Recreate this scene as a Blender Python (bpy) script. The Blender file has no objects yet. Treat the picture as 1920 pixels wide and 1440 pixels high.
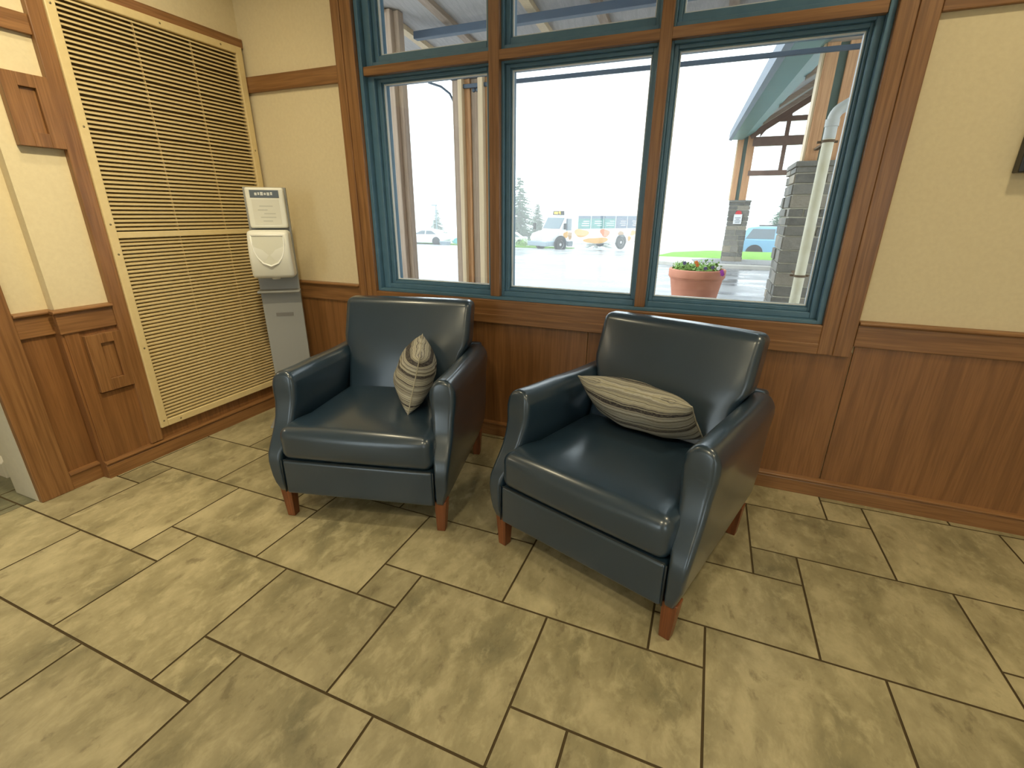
import bpy, bmesh, math, random
from mathutils import Vector, Matrix, noise
R = math.radians
PI = math.pi
scn = bpy.context.scene
col = scn.collection

# ------------------------------------------------------------------ camera, world, lights, exposure
cam_d = bpy.data.cameras.new('camera')
cam = bpy.data.objects.new('camera', cam_d); col.objects.link(cam)
cam_d.sensor_fit = 'HORIZONTAL'; cam_d.sensor_width = 36.0
cam_d.lens = 36.0 * 874.9 / 1920.0
cam_d.clip_start = 0.05; cam_d.clip_end = 400
def cam_matrix(loc, yaw, pitch, roll):
    y, p, ro = R(yaw), R(pitch), R(roll)
    f = Vector((math.sin(y)*math.cos(p), math.cos(y)*math.cos(p), math.sin(p)))
    r = Vector((math.cos(y), -math.sin(y), 0)); u = r.cross(f)
    r2 = r*math.cos(ro) + u*math.sin(ro); u2 = -r*math.sin(ro) + u*math.cos(ro)
    m = Matrix((r2, u2, -f)).transposed().to_4x4(); m.translation = loc
    return m
cam.matrix_world = cam_matrix(Vector((0, 0, 1.3)), -22.157, -20.028, 0.369)
scn.camera = cam
scn.view_settings.view_transform = 'Standard'
scn.view_settings.look = 'None'
scn.view_settings.gamma = 1.0
scn.view_settings.use_curve_mapping = False
scn.view_settings.exposure = 0.0

world = bpy.data.worlds.new('overcast_sky'); scn.world = world
world.use_nodes = True
wb = world.node_tree.nodes['Background']
wb.inputs[0].default_value = (0.86, 0.95, 1.0, 1); wb.inputs[1].default_value = 4.1

def lamp(name, loc, power, size=0.16, colr=(1.0, 0.86, 0.56), spread=150):
    d = bpy.data.lights.new(name, 'AREA'); d.shape = 'DISK'; d.size = size
    d.energy = power; d.color = colr; d.spread = R(spread)
    o = bpy.data.objects.new(name, d); col.objects.link(o); o.location = loc
    return o
CEIL = 3.0
LAMPS = [(-2.0, 1.30, 8), (0.95, 1.50, 12), (-0.5, -0.7, 22), (1.3, -0.7, 20), (-1.0, -2.6, 9), (1.3, -2.6, 9), (2.6, 1.0, 4)]
for x, y, p in LAMPS:
    lamp('downlight_lamp', (x, y, CEIL - 0.03), p)
wash = lamp('wall_washer_lamp', (-1.15, 0.95, CEIL - 0.06), 13, 0.14, spread=95)
wash.rotation_euler = Vector((-0.80, 0.14, -0.95)).to_track_quat('-Z', 'Y').to_euler()
lamp('corridor_lamp', (-3.9, 0.2, 2.4), 14, 0.3, (1.0, 0.85, 0.6))

# ------------------------------------------------------------------ materials
def mat(name, base=(0.5, 0.5, 0.5), rough=0.5, metal=0.0, coat=0.0, spec=0.5):
    m = bpy.data.materials.new(name); m.use_nodes = True
    b = m.node_tree.nodes['Principled BSDF']
    b.inputs['Base Color'].default_value = (*base, 1)
    b.inputs['Roughness'].default_value = rough
    b.inputs['Metallic'].default_value = metal
    b.inputs['Coat Weight'].default_value = coat
    b.inputs['Coat Roughness'].default_value = 0.2
    b.inputs['Specular IOR Level'].default_value = spec
    return m
def N(m, t, **k):
    n = m.node_tree.nodes.new(t)
    for a, v in k.items(): setattr(n, a, v)
    return n
def LK(m, a, b): m.node_tree.links.new(a, b)
def ramp(m, fac, stops, interp='LINEAR'):
    r = N(m, 'ShaderNodeValToRGB'); r.color_ramp.interpolation = interp
    e = r.color_ramp.elements
    e[0].position, e[0].color = stops[0][0], (*stops[0][1], 1)
    e[1].position, e[1].color = stops[-1][0], (*stops[-1][1], 1)
    for p, c in stops[1:-1]:
        q = e.new(p); q.color = (*c, 1)
    LK(m, fac, r.inputs[0]); return r.outputs[0]
def coords(m, scale=(1, 1, 1), kind='Object', extra=None):
    tc = N(m, 'ShaderNodeTexCoord'); mp = N(m, 'ShaderNodeMapping')
    mp.inputs['Scale'].default_value = scale
    LK(m, tc.outputs[kind], mp.inputs[0]); return mp.outputs[0]
def tex_noise(m, vec, scale=5, detail=4, rough=0.5, dist=0.0):
    n = N(m, 'ShaderNodeTexNoise'); n.inputs['Scale'].default_value = scale
    n.inputs['Detail'].default_value = detail; n.inputs['Roughness'].default_value = rough
    n.inputs['Distortion'].default_value = dist
    LK(m, vec, n.inputs['Vector']); return n.outputs['Fac']
def bump(m, h, strength=0.2, dist=0.01):
    b = N(m, 'ShaderNodeBump'); b.inputs['Strength'].default_value = strength; b.inputs['Distance'].default_value = dist
    LK(m, h, b.inputs['Height']); LK(m, b.outputs[0], m.node_tree.nodes['Principled BSDF'].inputs['Normal'])
def setcol(m, c): LK(m, c, m.node_tree.nodes['Principled BSDF'].inputs['Base Color'])
def mixc(m, f, a, b):
    x = N(m, 'ShaderNodeMix', data_type='RGBA')
    if isinstance(f, (int, float)): x.inputs[0].default_value = f
    else: LK(m, f, x.inputs[0])
    for s, v in ((6, a), (7, b)):
        if isinstance(v, tuple): x.inputs[s].default_value = (*v, 1)
        else: LK(m, v, x.inputs[s])
    return x.outputs[2]

def mottled(name, c1, c2, scale=8, rough=0.6, bs=0.1, detail=4, metal=0.0, spec=0.5):
    m = mat(name, c1, rough, metal, spec=spec)
    f = tex_noise(m, coords(m), scale, detail)
    setcol(m, ramp(m, f, [(0.3, c1), (0.7, c2)])); bump(m, f, bs, 0.004)
    return m
def wood(name, axis, dark, light, rough=0.42, grain=1.0, coat=0.15):
    m = mat(name, light, rough, coat=coat)
    s = [26*grain]*3; s[axis] = 1.3
    v = coords(m, tuple(s))
    f1 = tex_noise(m, v, 1.0, 5, 0.6, 0.6)
    s2 = [5.0]*3; s2[axis] = 0.55
    v2 = coords(m, tuple(s2))
    w = N(m, 'ShaderNodeTexWave'); w.wave_type = 'RINGS'; w.rings_direction = 'XYZ'[axis]
    w.inputs['Scale'].default_value = 1.6; w.inputs['Distortion'].default_value = 5.5
    w.inputs['Detail'].default_value = 3; w.inputs['Detail Scale'].default_value = 1.2
    LK(m, v2, w.inputs['Vector'])
    s3 = [150.0]*3; s3[axis] = 5
    f3 = tex_noise(m, coords(m, tuple(s3)), 1.0, 2, 0.5)
    mid = tuple((a*0.45+b*0.55) for a, b in zip(dark, light))
    c = ramp(m, f1, [(0.3, mid), (0.62, light)])
    c2 = mixc(m, ramp(m, w.outputs['Fac'], [(0.0, (0.0, 0.0, 0.0)), (0.75, (0, 0, 0)), (1.0, (0.5, 0.5, 0.5))]), c, dark)
    c3 = mixc(m, ramp(m, f3, [(0.35, (0.55, 0.55, 0.55)), (0.6, (0, 0, 0))]), c2, dark)
    setcol(m, c3); bump(m, f3, 0.12, 0.002)
    return m

M = {}
WD, WL = (0.145, 0.062, 0.020), (0.31, 0.150, 0.056)
for i, a in enumerate('xyz'):
    M['oak_'+a] = wood('stained_oak_'+a, i, WD, WL)
M['oak_panel'] = wood('stained_oak_panel', 2, (0.155, 0.066, 0.021), (0.28, 0.125, 0.043), grain=0.5)
M['wall'] = mottled('cream_wall_paint', (0.68, 0.58, 0.38), (0.72, 0.62, 0.41), 60, 0.75, 0.15)
M['ceiling'] = mat('white_ceiling_paint', (0.75, 0.72, 0.65), 0.9)
M['grey_wall'] = mottled('pale_corridor_paint', (0.60, 0.56, 0.44), (0.64, 0.60, 0.47), 30, 0.7, 0.05)
M['white_trim'] = mat('white_gloss_trim', (0.8, 0.78, 0.7), 0.35)
M['green_frame'] = mottled('green_window_paint', (0.075, 0.165, 0.25), (0.09, 0.19, 0.28), 20, 0.35, 0.03)
M['bead'] = mat('pale_glazing_bead', (0.72, 0.74, 0.74), 0.4)
M['glass'] = bpy.data.materials.new('window_glass'); g = M['glass']; g.use_nodes = True
g.node_tree.nodes.clear()
go = N(g, 'ShaderNodeOutputMaterial'); gm = N(g, 'ShaderNodeMixShader'); gt = N(g, 'ShaderNodeBsdfTransparent'); gg = N(g, 'ShaderNodeBsdfGlossy'); gl_ = N(g, 'ShaderNodeLayerWeight'); gp = N(g, 'ShaderNodeMath', operation='POWER'); gf = N(g, 'ShaderNodeMath', operation='MULTIPLY_ADD')
gt.inputs[0].default_value = (0.97, 0.985, 0.98, 1); gg.inputs['Roughness'].default_value = 0.0; gp.inputs[1].default_value = 5; gf.inputs[1].default_value = 0.92; gf.inputs[2].default_value = 0.04; gl_.inputs['Blend'].default_value = 0.5
LK(g, gl_.outputs['Facing'], gp.inputs[0]); LK(g, gp.outputs[0], gf.inputs[0]); LK(g, gf.outputs[0], gm.inputs[0]); LK(g, gt.outputs[0], gm.inputs[1]); LK(g, gg.outputs[0], gm.inputs[2]); LK(g, gm.outputs[0], go.inputs[0])
M['dark_glass'] = mat('vehicle_glass', (0.10, 0.13, 0.15), 0.1)

# floor tile: every tile carries its own random offset in the attribute 'tile'
def tile_mat(name, cols, dark):
    m = mat(name, (0.3, 0.3, 0.2), 0.42, spec=0.45)
    at = N(m, 'ShaderNodeAttribute', attribute_name='tile')
    tc = N(m, 'ShaderNodeTexCoord')
    ad = N(m, 'ShaderNodeVectorMath', operation='MULTIPLY_ADD'); ad.inputs[1].default_value = (37, 41, 29)
    LK(m, at.outputs['Color'], ad.inputs[0]); LK(m, tc.outputs['Object'], ad.inputs[2])
    v = ad.outputs[0]
    mp = N(m, 'ShaderNodeMapping'); mp.inputs['Scale'].default_value = (1.0, 0.62, 1); mp.inputs['Rotation'].default_value = (0, 0, 0.5)
    LK(m, v, mp.inputs[0])
    big = tex_noise(m, mp.outputs[0], 4.6, 7, 0.64, 0.25)
    sm = tex_noise(m, mp.outputs[0], 17, 6, 0.66, 0.3)
    c = ramp(m, big, [(0.32, cols[0]), (0.45, cols[1]), (0.56, cols[2]), (0.70, cols[3])])
    c = mixc(m, ramp(m, sm, [(0.50, (0, 0, 0)), (0.66, (0.65, 0.65, 0.65))]), c, cols[3])
    c = mixc(m, ramp(m, sm, [(0.30, (0.7, 0.7, 0.7)), (0.42, (0, 0, 0))]), c, dark)
    sep = N(m, 'ShaderNodeSeparateColor'); LK(m, at.outputs['Color'], sep.inputs[0])
    br = N(m, 'ShaderNodeMapRange'); br.inputs[3].default_value = 0.88; br.inputs[4].default_value = 1.12; LK(m, sep.outputs[2], br.inputs[0])
    hs = N(m, 'ShaderNodeHueSaturation'); LK(m, br.outputs[0], hs.inputs['Value']); LK(m, c, hs.inputs['Color'])
    setcol(m, hs.outputs[0]); bump(m, sm, 0.12, 0.004)
    return m
M['tile'] = tile_mat('slate_look_floor_tile', [(0.20, 0.18, 0.105), (0.30, 0.262, 0.15), (0.385, 0.335, 0.20), (0.52, 0.455, 0.28)], (0.175, 0.145, 0.082))
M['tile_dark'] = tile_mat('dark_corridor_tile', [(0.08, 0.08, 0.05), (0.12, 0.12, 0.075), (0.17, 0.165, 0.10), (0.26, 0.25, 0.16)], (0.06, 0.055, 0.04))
M['grout'] = mat('brown_grout', (0.085, 0.062, 0.032), 0.95, spec=0.1)

# leather
m = mat('blue_leather', (0.02, 0.035, 0.05), 0.32, coat=0.7, spec=0.6); M['leather'] = m
v = coords(m); f = tex_noise(m, v, 260, 3, 0.6); f2 = tex_noise(m, v, 5, 3, 0.5)
setcol(m, ramp(m, f2, [(0.3, (0.015, 0.034, 0.058)), (0.7, (0.020, 0.042, 0.070))])); bump(m, f, 0.06, 0.001)
M['leg_wood'] = wood('cherry_leg_wood', 2, (0.10, 0.030, 0.010), (0.24, 0.075, 0.024))
M['thread'] = mat('dark_seam_thread', (0.012, 0.02, 0.026), 0.7)
# pillow weave: irregular stripes along the short direction
def pillow_mat(seed):
    m = mat('woven_stripe_fabric', (0.4, 0.4, 0.35), 0.9, spec=0.2)
    tc = N(m, 'ShaderNodeTexCoord'); sx = N(m, 'ShaderNodeSeparateXYZ'); LK(m, tc.outputs['Object'], sx.inputs[0])
    nz = tex_noise(m, coords(m), 14, 2, 0.5)
    a1 = N(m, 'ShaderNodeMath', operation='MULTIPLY_ADD'); LK(m, nz, a1.inputs[0]); a1.inputs[1].default_value = 0.010; LK(m, sx.outputs['Y'], a1.inputs[2])
    n1 = N(m, 'ShaderNodeTexNoise', noise_dimensions='1D'); n1.inputs['Scale'].default_value = 30; n1.inputs['Detail'].default_value = 4; n1.inputs['Roughness'].default_value = 0.75
    a2 = N(m, 'ShaderNodeMath', operation='ADD'); LK(m, a1.outputs[0], a2.inputs[0]); a2.inputs[1].default_value = seed
    LK(m, a2.outputs[0], n1.inputs['W'])
    c = ramp(m, n1.outputs['Fac'], [(0.30, (0.04, 0.036, 0.042)), (0.43, (0.07, 0.062, 0.068)), (0.445, (0.46, 0.44, 0.34)), (0.475, (0.09, 0.08, 0.08)),
                                     (0.50, (0.50, 0.48, 0.41)), (0.54, (0.40, 0.37, 0.27)), (0.555, (0.05, 0.045, 0.05)), (0.58, (0.60, 0.58, 0.50)), (0.72, (0.20, 0.19, 0.18))])
    fz = tex_noise(m, coords(m, (90, 260, 90)), 1.0, 3, 0.6)
    c = mixc(m, ramp(m, fz, [(0.45, (0, 0, 0)), (0.65, (0.35, 0.35, 0.35))]), c, (0.30, 0.28, 0.20))
    setcol(m, c); bump(m, fz, 0.4, 0.002)
    return m
M['pillow_a'] = pillow_mat(0.37); M['pillow_b'] = pillow_mat(2.11)
M['piping'] = mat('cream_piping', (0.42, 0.39, 0.30), 0.9)
# grille
M['grille'] = mottled('cream_enamel', (0.66, 0.52, 0.27), (0.70, 0.56, 0.30), 40, 0.4, 0.05)
M['grille_back'] = mat('brown_duct_behind_grille', (0.14, 0.10, 0.045), 0.8)
M['screw'] = mat('steel_screw', (0.30, 0.25, 0.15), 0.35, 0.8)
# dispenser
M['disp_white'] = mat('white_plastic', (0.72, 0.72, 0.66), 0.35)
M['disp_grey'] = mat('grey_powder_coat', (0.27, 0.275, 0.27), 0.45)
M['disp_clear'] = mat('clear_shiny_plastic', (0.70, 0.70, 0.62), 0.08, coat=0.6)
M['disp_label'] = mat('slate_blue_label', (0.10, 0.125, 0.16), 0.5)
M['pale_print'] = mat('pale_print', (0.62, 0.64, 0.64), 0.6)
M['black'] = mat('black_plastic', (0.012, 0.012, 0.013), 0.35)
M['screen'] = mat('dark_screen', (0.006, 0.007, 0.008), 0.08)
# outdoors
for i, a in enumerate('xyz'):
    M['fir_'+a] = wood('golden_fir_'+a, i, (0.42, 0.20, 0.09), (0.66, 0.37, 0.19), 0.6, coat=0)
    M['weathered_'+a] = wood('weathered_timber_'+a, i, (0.26, 0.19, 0.14), (0.42, 0.32, 0.25), 0.7, coat=0)
M['pale_wood'] = wood('pale_timber', 2, (0.55, 0.42, 0.27), (0.70, 0.55, 0.36), 0.6, coat=0)
M['soffit'] = wood('grey_soffit_boards', 1, (0.34, 0.32, 0.31), (0.46, 0.43, 0.42), 0.7, coat=0)
M['steel_blue'] = mottled('dark_blue_steel', (0.045, 0.075, 0.12), (0.055, 0.09, 0.14), 8, 0.45, 0.02)
M['teal'] = mottled('teal_metal_fascia', (0.12, 0.25, 0.25), (0.14, 0.28, 0.28), 3, 0.45, 0.02)
M['green_steel'] = mottled('dark_green_steel', (0.07, 0.12, 0.105), (0.09, 0.145, 0.125), 8, 0.5, 0.02)
M['truss'] = mottled('brown_truss_timber', (0.17, 0.10, 0.08), (0.22, 0.135, 0.10), 8, 0.7, 0.05)
M['mortar'] = mottled('pale_mortar', (0.46, 0.44, 0.36), (0.56, 0.53, 0.43), 30, 0.9, 0.3)
m = mat('grey_ledgestone', (0.2, 0.2, 0.2), 0.8); M['stone'] = m
at = N(m, 'ShaderNodeAttribute', attribute_name='tile'); sep = N(m, 'ShaderNodeSeparateColor'); LK(m, at.outputs['Color'], sep.inputs[0])
c1 = ramp(m, sep.outputs[0], [(0.0, (0.10, 0.10, 0.095)), (0.5, (0.17, 0.165, 0.15)), (0.85, (0.24, 0.22, 0.19)), (1.0, (0.32, 0.27, 0.20))])
f = tex_noise(m, coords(m), 14, 5, 0.6)
setcol(m, mixc(m, ramp(m, f, [(0.35, (0, 0, 0)), (0.75, (0.4, 0.4, 0.4))]), c1, (0.33, 0.31, 0.27))); bump(m, f, 0.6, 0.03)
M['pvc'] = mottled('cream_pvc_pipe', (0.55, 0.50, 0.34), (0.68, 0.64, 0.50), 6, 0.45, 0.05)
M['pvc_grey'] = mat('pale_grey_pipe_elbow', (0.50, 0.50, 0.47), 0.45)
M['terracotta'] = mottled('terracotta', (0.47, 0.17, 0.10), (0.55, 0.22, 0.135), 6, 0.7, 0.1)
M['soil'] = mat('potting_soil', (0.05, 0.035, 0.02), 1)
M['leaf'] = mottled('fresh_leaf', (0.14, 0.30, 0.05), (0.26, 0.44, 0.10), 30, 0.6, 0.0)
M['grass'] = mottled('lawn_grass', (0.10, 0.27, 0.02), (0.18, 0.36, 0.04), 6, 0.9, 0.5)
M['petal_orange'] = mat('orange_petal', (0.7, 0.18, 0.03), 0.6)
M['petal_purple'] = mat('purple_petal', (0.35, 0.03, 0.38), 0.6)
M['petal_blue'] = mat('dark_violet_petal', (0.07, 0.06, 0.16), 0.6)
M['petal_white'] = mat('white_petal', (0.8, 0.78, 0.75), 0.6)
M['conifer'] = mottled('conifer_needles', (0.07, 0.15, 0.09), (0.12, 0.22, 0.13), 20, 0.9, 0.0)
M['bark'] = mat('tree_bark', (0.12, 0.08, 0.05), 0.95)
m = mat('wet_asphalt', (0.2, 0.2, 0.2), 0.35); M['asphalt'] = m
v = coords(m, (0.35, 1.1, 1)); f = tex_noise(m, v, 0.9, 4, 0.55, 0.8); f2 = tex_noise(m, coords(m), 40, 3)
setcol(m, ramp(m, f, [(0.30, (0.10, 0.115, 0.14)), (0.45, (0.19, 0.20, 0.22)), (0.6, (0.27, 0.28, 0.29))]))
rr = N(m, 'ShaderNodeMapRange'); rr.inputs[1].default_value = 0.4; rr.inputs[2].default_value = 0.62; rr.inputs[3].default_value = 0.14; rr.inputs[4].default_value = 0.5
LK(m, f, rr.inputs[0]); LK(m, rr.outputs[0], m.node_tree.nodes['Principled BSDF'].inputs['Roughness']); bump(m, f2, 0.12, 0.004)
M['concrete'] = mottled('pale_concrete', (0.42, 0.40, 0.36), (0.52, 0.50, 0.46), 5, 0.85, 0.1)
M['gravel'] = mottled('grey_gravel', (0.07, 0.075, 0.08), (0.40, 0.40, 0.40), 35, 0.9, 0.8)
M['bus_white'] = mat('white_bus_paint', (0.78, 0.78, 0.76), 0.3, coat=0.3)
M['bus_orange'] = mat('orange_bus_patch', (0.60, 0.29, 0.025), 0.35, coat=0.3)
M['bus_tan'] = mat('tan_bus_patch', (0.36, 0.18, 0.05), 0.35)
M['bus_teal'] = mat('teal_window_ad', (0.015, 0.19, 0.155), 0.25)
M['bus_slate'] = mat('slate_window_ad', (0.05, 0.08, 0.14), 0.25)
M['bus_grey'] = mat('grey_bumper', (0.26, 0.33, 0.38), 0.5)
M['tyre'] = mat('rubber_tyre', (0.02, 0.02, 0.023), 0.8)
M['rim'] = mat('silver_rim', (0.6, 0.6, 0.6), 0.35, 0.5)
M['led'] = bpy.data.materials.new('amber_led'); q = M['led']; q.use_nodes = True
qb = q.node_tree.nodes['Principled BSDF']; qb.inputs['Base Color'].default_value = (0.8, 0.6, 0.05, 1); qb.inputs['Emission Color'].default_value = (1, 0.75, 0.05, 1); qb.inputs['Emission Strength'].default_value = 1.0
M['car_white'] = mat('white_car_paint', (0.75, 0.76, 0.76), 0.3, coat=0.5)
M['car_blue'] = mat('light_blue_car_paint', (0.17, 0.36, 0.50), 0.3, coat=0.5)
M['car_cyan'] = mat('turquoise_car_paint', (0.08, 0.42, 0.50), 0.3, coat=0.5)
M['sign_red'] = mat('red_sign_ink', (0.65, 0.05, 0.06), 0.5)
M['sign_white'] = mat('white_sign_plate', (0.8, 0.8, 0.8), 0.4)

# ------------------------------------------------------------------ mesh helpers
class MB:
    def __init__(s): s.v = []; s.f = []; s.mi = []; s.at = []
    def add(s, vs, fs, mi=0, at=None):
        o = len(s.v); s.v += [tuple(p) for p in vs]
        for f in fs: s.f.append(tuple(i+o for i in f)); s.mi.append(mi); s.at.append(at)
        return s
    def box(s, x0, x1, y0, y1, z0, z1, mi=0, at=None, mt=None):
        vs = [Vector((x, y, z)) for z in (z0, z1) for y in (y0, y1) for x in (x0, x1)]
        if mt: vs = [mt @ p for p in vs]
        return s.add(vs, [(0, 2, 3, 1), (4, 5, 7, 6), (0, 1, 5, 4), (2, 6, 7, 3), (0, 4, 6, 2), (1, 3, 7, 5)], mi, at)
    def prism(s, pts, a0, a1, axis='x', mi=0, mt=None):
        # pts: 2d outline (u,v) extruded along axis from a0 to a1
        def P(u, v, a):
            p = {'x': Vector((a, u, v)), 'y': Vector((u, a, v)), 'z': Vector((u, v, a))}[axis]
            return mt @ p if mt else p
        n = len(pts); vs = [P(u, v, a0) for u, v in pts] + [P(u, v, a1) for u, v in pts]
        fs = [tuple(range(n))[::-1], tuple(range(n, 2*n))] + [(i, (i+1) % n, n+(i+1) % n, n+i) for i in range(n)]
        return s.add(vs, fs, mi)
    def ring(s, x0, x1, z0, z1, X0, X1, Z0, Z1, y0, y1, mi=0):
        # rectangular frame in the xz plane: inner x0..x1,z0..z1 ; outer X0..X1,Z0..Z1
        s.box(X0, x0, y0, y1, Z0, Z1, mi); s.box(x1, X1, y0, y1, Z0, Z1, mi)
        s.box(x0, x1, y0, y1, Z0, z0, mi); s.box(x0, x1, y0, y1, z1, Z1, mi); return s
    def tube(s, pts, r, seg=12, mi=0, cap=True):
        pts = [Vector(p) for p in pts]; rs = r if isinstance(r, (list, tuple)) else [r]*len(pts)
        rings = []; up = Vector((0, 0, 1)); t0 = (pts[1]-pts[0]).normalized()
        if abs(t0.dot(up)) > 0.9: up = Vector((1, 0, 0))
        u = t0.cross(up).normalized()
        for i, p in enumerate(pts):
            a = pts[max(i-1, 0)]; b = pts[min(i+1, len(pts)-1)]; t = (b-a).normalized()
            u = (u - t*u.dot(t)).normalized(); w = t.cross(u)
            rings.append([p+(u*math.cos(k*2*PI/seg)+w*math.sin(k*2*PI/seg))*rs[i] for k in range(seg)])
        vs = [q for rg in rings for q in rg]; fs = []
        for i in range(len(pts)-1):
            for k in range(seg):
                fs.append((i*seg+k, i*seg+(k+1) % seg, (i+1)*seg+(k+1) % seg, (i+1)*seg+k))
        if cap: fs.append(tuple(range(seg))[::-1]); fs.append(tuple((len(pts)-1)*seg+k for k in range(seg)))
        return s.add(vs, fs, mi)
    def lathe(s, prof, c=(0, 0, 0), seg=32, mi=0, mt=None, cap=True):
        vs = []; fs = []
        for r, z in prof:
            for k in range(seg):
                p = Vector((c[0]+r*math.cos(2*PI*k/seg), c[1]+r*math.sin(2*PI*k/seg), c[2]+z)); vs.append(mt @ p if mt else p)
        n = len(prof)
        for i in range(n-1):
            for k in range(seg): fs.append((i*seg+k, i*seg+(k+1) % seg, (i+1)*seg+(k+1) % seg, (i+1)*seg+k))
        if cap: fs.append(tuple(range(seg))[::-1]); fs.append(tuple((n-1)*seg+k for k in range(seg)))
        return s.add(vs, fs, mi)
    def build(s, name, mats, parent=None, smooth=False, bevel=0.0, weighted=False):
        me = bpy.data.meshes.new(name); me.from_pydata(s.v, [], s.f)
        if not isinstance(mats, (list, tuple)): mats = [mats]
        for q in mats: me.materials.append(q)
        me.polygons.foreach_set('material_index', s.mi)
        if any(a is not None for a in s.at):
            ca = me.color_attributes.new('tile', 'FLOAT_COLOR', 'CORNER')
            for p, a in zip(me.polygons, s.at):
                for li in p.loop_indices: ca.data[li].color = (*(a or (0.5, 0.5, 0.5)), 1)
        bm = bmesh.new(); bm.from_mesh(me); bmesh.ops.recalc_face_normals(bm, faces=bm.faces); bm.to_mesh(me); bm.free()
        if smooth:
            me.polygons.foreach_set('use_smooth', [True]*len(me.polygons))
            if smooth is not True: me.set_sharp_from_angle(angle=R(smooth))
        me.update()
        o = bpy.data.objects.new(name, me); col.objects.link(o)
        if parent is not None: o.parent = parent
        if bevel:
            b = o.modifiers.new('bevel', 'BEVEL'); b.width = bevel; b.segments = 2; b.limit_method = 'ANGLE'; b.angle_limit = R(40)
        return o
def empty(name, loc=(0, 0, 0), rz=0.0):
    o = bpy.data.objects.new(name, None); col.objects.link(o); o.location = loc; o.rotation_euler = (0, 0, rz); o.empty_display_size = 0.1
    return o
def tag(o, label, cat, group=None, kind=None):
    o['label'] = label; o['category'] = cat
    if group: o['group'] = group
    if kind: o['kind'] = kind
    return o
def struct(o, label=None):
    o['kind'] = 'structure'
    if label: o['label'] = label
    return o
def rbox(hx, hy, hz, r, n=10, deform=None, centre=(0, 0, 0)):
    """rounded box as a dense grid, then bent by deform(x,y,z)"""
    def samples(h):
        rr = min(r, h*0.98); k = 5
        a = [-h + rr*(1-math.cos(i*PI/2/k))*0 + rr*i/k for i in range(k)]
        inner = [-(h-rr) + 2*(h-rr)*i/n for i in range(n+1)]
        return a + inner + [-q for q in reversed(a)]
    H = (hx, hy, hz); S = [samples(h) for h in H]
    vs = []; fs = []; idx = {}
    def vert(i, j, k):
        key = (i, j, k)
        if key not in idx:
            p = Vector((S[0][i], S[1][j], S[2][k]))
            q = Vector([max(-(h-min(r, h*0.98)), min(h-min(r, h*0.98), c)) for h, c in zip(H, p)])
            d = p-q
            if d.length > 1e-9:
                m_ = max(abs(d.x), abs(d.y), abs(d.z))
                # map cube corner to sphere corner
                d = d.normalized()*m_
            pp = q+d
            if deform: pp = Vector(deform(pp.x, pp.y, pp.z))
            idx[key] = len(vs); vs.append(pp+Vector(centre))
        return idx[key]
    nx, ny, nz = [len(a)-1 for a in S]
    for k in (0, nz):
        for i in range(nx):
            for j in range(ny): fs.append((vert(i, j, k), vert(i+1, j, k), vert(i+1, j+1, k), vert(i, j+1, k)))
    for j in (0, ny):
        for i in range(nx):
            for k in range(nz): fs.append((vert(i, j, k), vert(i+1, j, k), vert(i+1, j, k+1), vert(i, j, k+1)))
    for i in (0, nx):
        for j in range(ny):
            for k in range(nz): fs.append((vert(i, j, k), vert(i, j+1, k), vert(i, j+1, k+1), vert(i, j, k+1)))
    return MB().add(vs, fs)
def lerp_tab(tab, x):
    if x <= tab[0][0]: return tab[0][1]
    for (a, fa), (b, fb) in zip(tab, tab[1:]):
        if x <= b:
            t = (x-a)/(b-a); t = t*t*(3-2*t); return fa+(fb-fa)*t
    return tab[-1][1]
def copy_thing(o, parent=None):
    c = o.copy(); col.objects.link(c)
    if parent is not None: c.parent = parent
    for ch in [q for q in bpy.data.objects if q.parent == o]: copy_thing(ch, c)
    return c
rnd = random.Random(7)

# ------------------------------------------------------------------ room shell
W = 2.42       # window wall
XL = -2.74     # grille wall
XB = -2.79     # set-back strip of the left wall beside the door
XR, YB = 3.4, -3.8
OX0, OX1, OZ0, OZ1 = -1.89, 0.505, 0.845, 2.80   # window opening
b = MB()
b.box(XL-0.2, OX0, W, W+0.22, -0.2, CEIL); b.box(OX1, XR, W, W+0.22, -0.2, CEIL)
b.box(OX0, OX1, W, W+0.22, -0.2, OZ0); b.box(OX0, OX1, W, W+0.22, OZ1, CEIL)
struct(b.build('wall_back', M['wall']))
b = MB(); b.box(XL-0.18, XL, 1.17, W, -0.02, CEIL); b.box(XB-0.16, XB, 0.99, 1.17, -0.02, CEIL)
b.box(XB-0.16, XB, YB, -0.15, -0.02, CEIL); b.box(XB-0.16, XB, -0.15, 0.99, 2.12, CEIL)
struct(b.build('wall_left', M['wall']))
struct(MB().box(XR, XR+0.15, YB, W+0.2, -0.02, CEIL).build('wall_right', M['wall']))
b = MB()
FO = ((-2.6, -1.15, 0.08, 2.55), (1.75, 3.2, 0.08, 2.55))   # two glazed openings added unseen behind the viewpoint to bring in cool daylight
b.box(-4.6, FO[0][0], YB-0.15, YB, -0.02, CEIL); b.box(FO[0][1], FO[1][0], YB-0.15, YB, -0.02, CEIL); b.box(FO[1][1], XR, YB-0.15, YB, -0.02, CEIL)
for x0, x1, z0, z1 in FO: b.box(x0, x1, YB-0.15, YB, -0.02, z0); b.box(x0, x1, YB-0.15, YB, z1, CEIL)
struct(b.build('wall_front', M['wall']))
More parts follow.
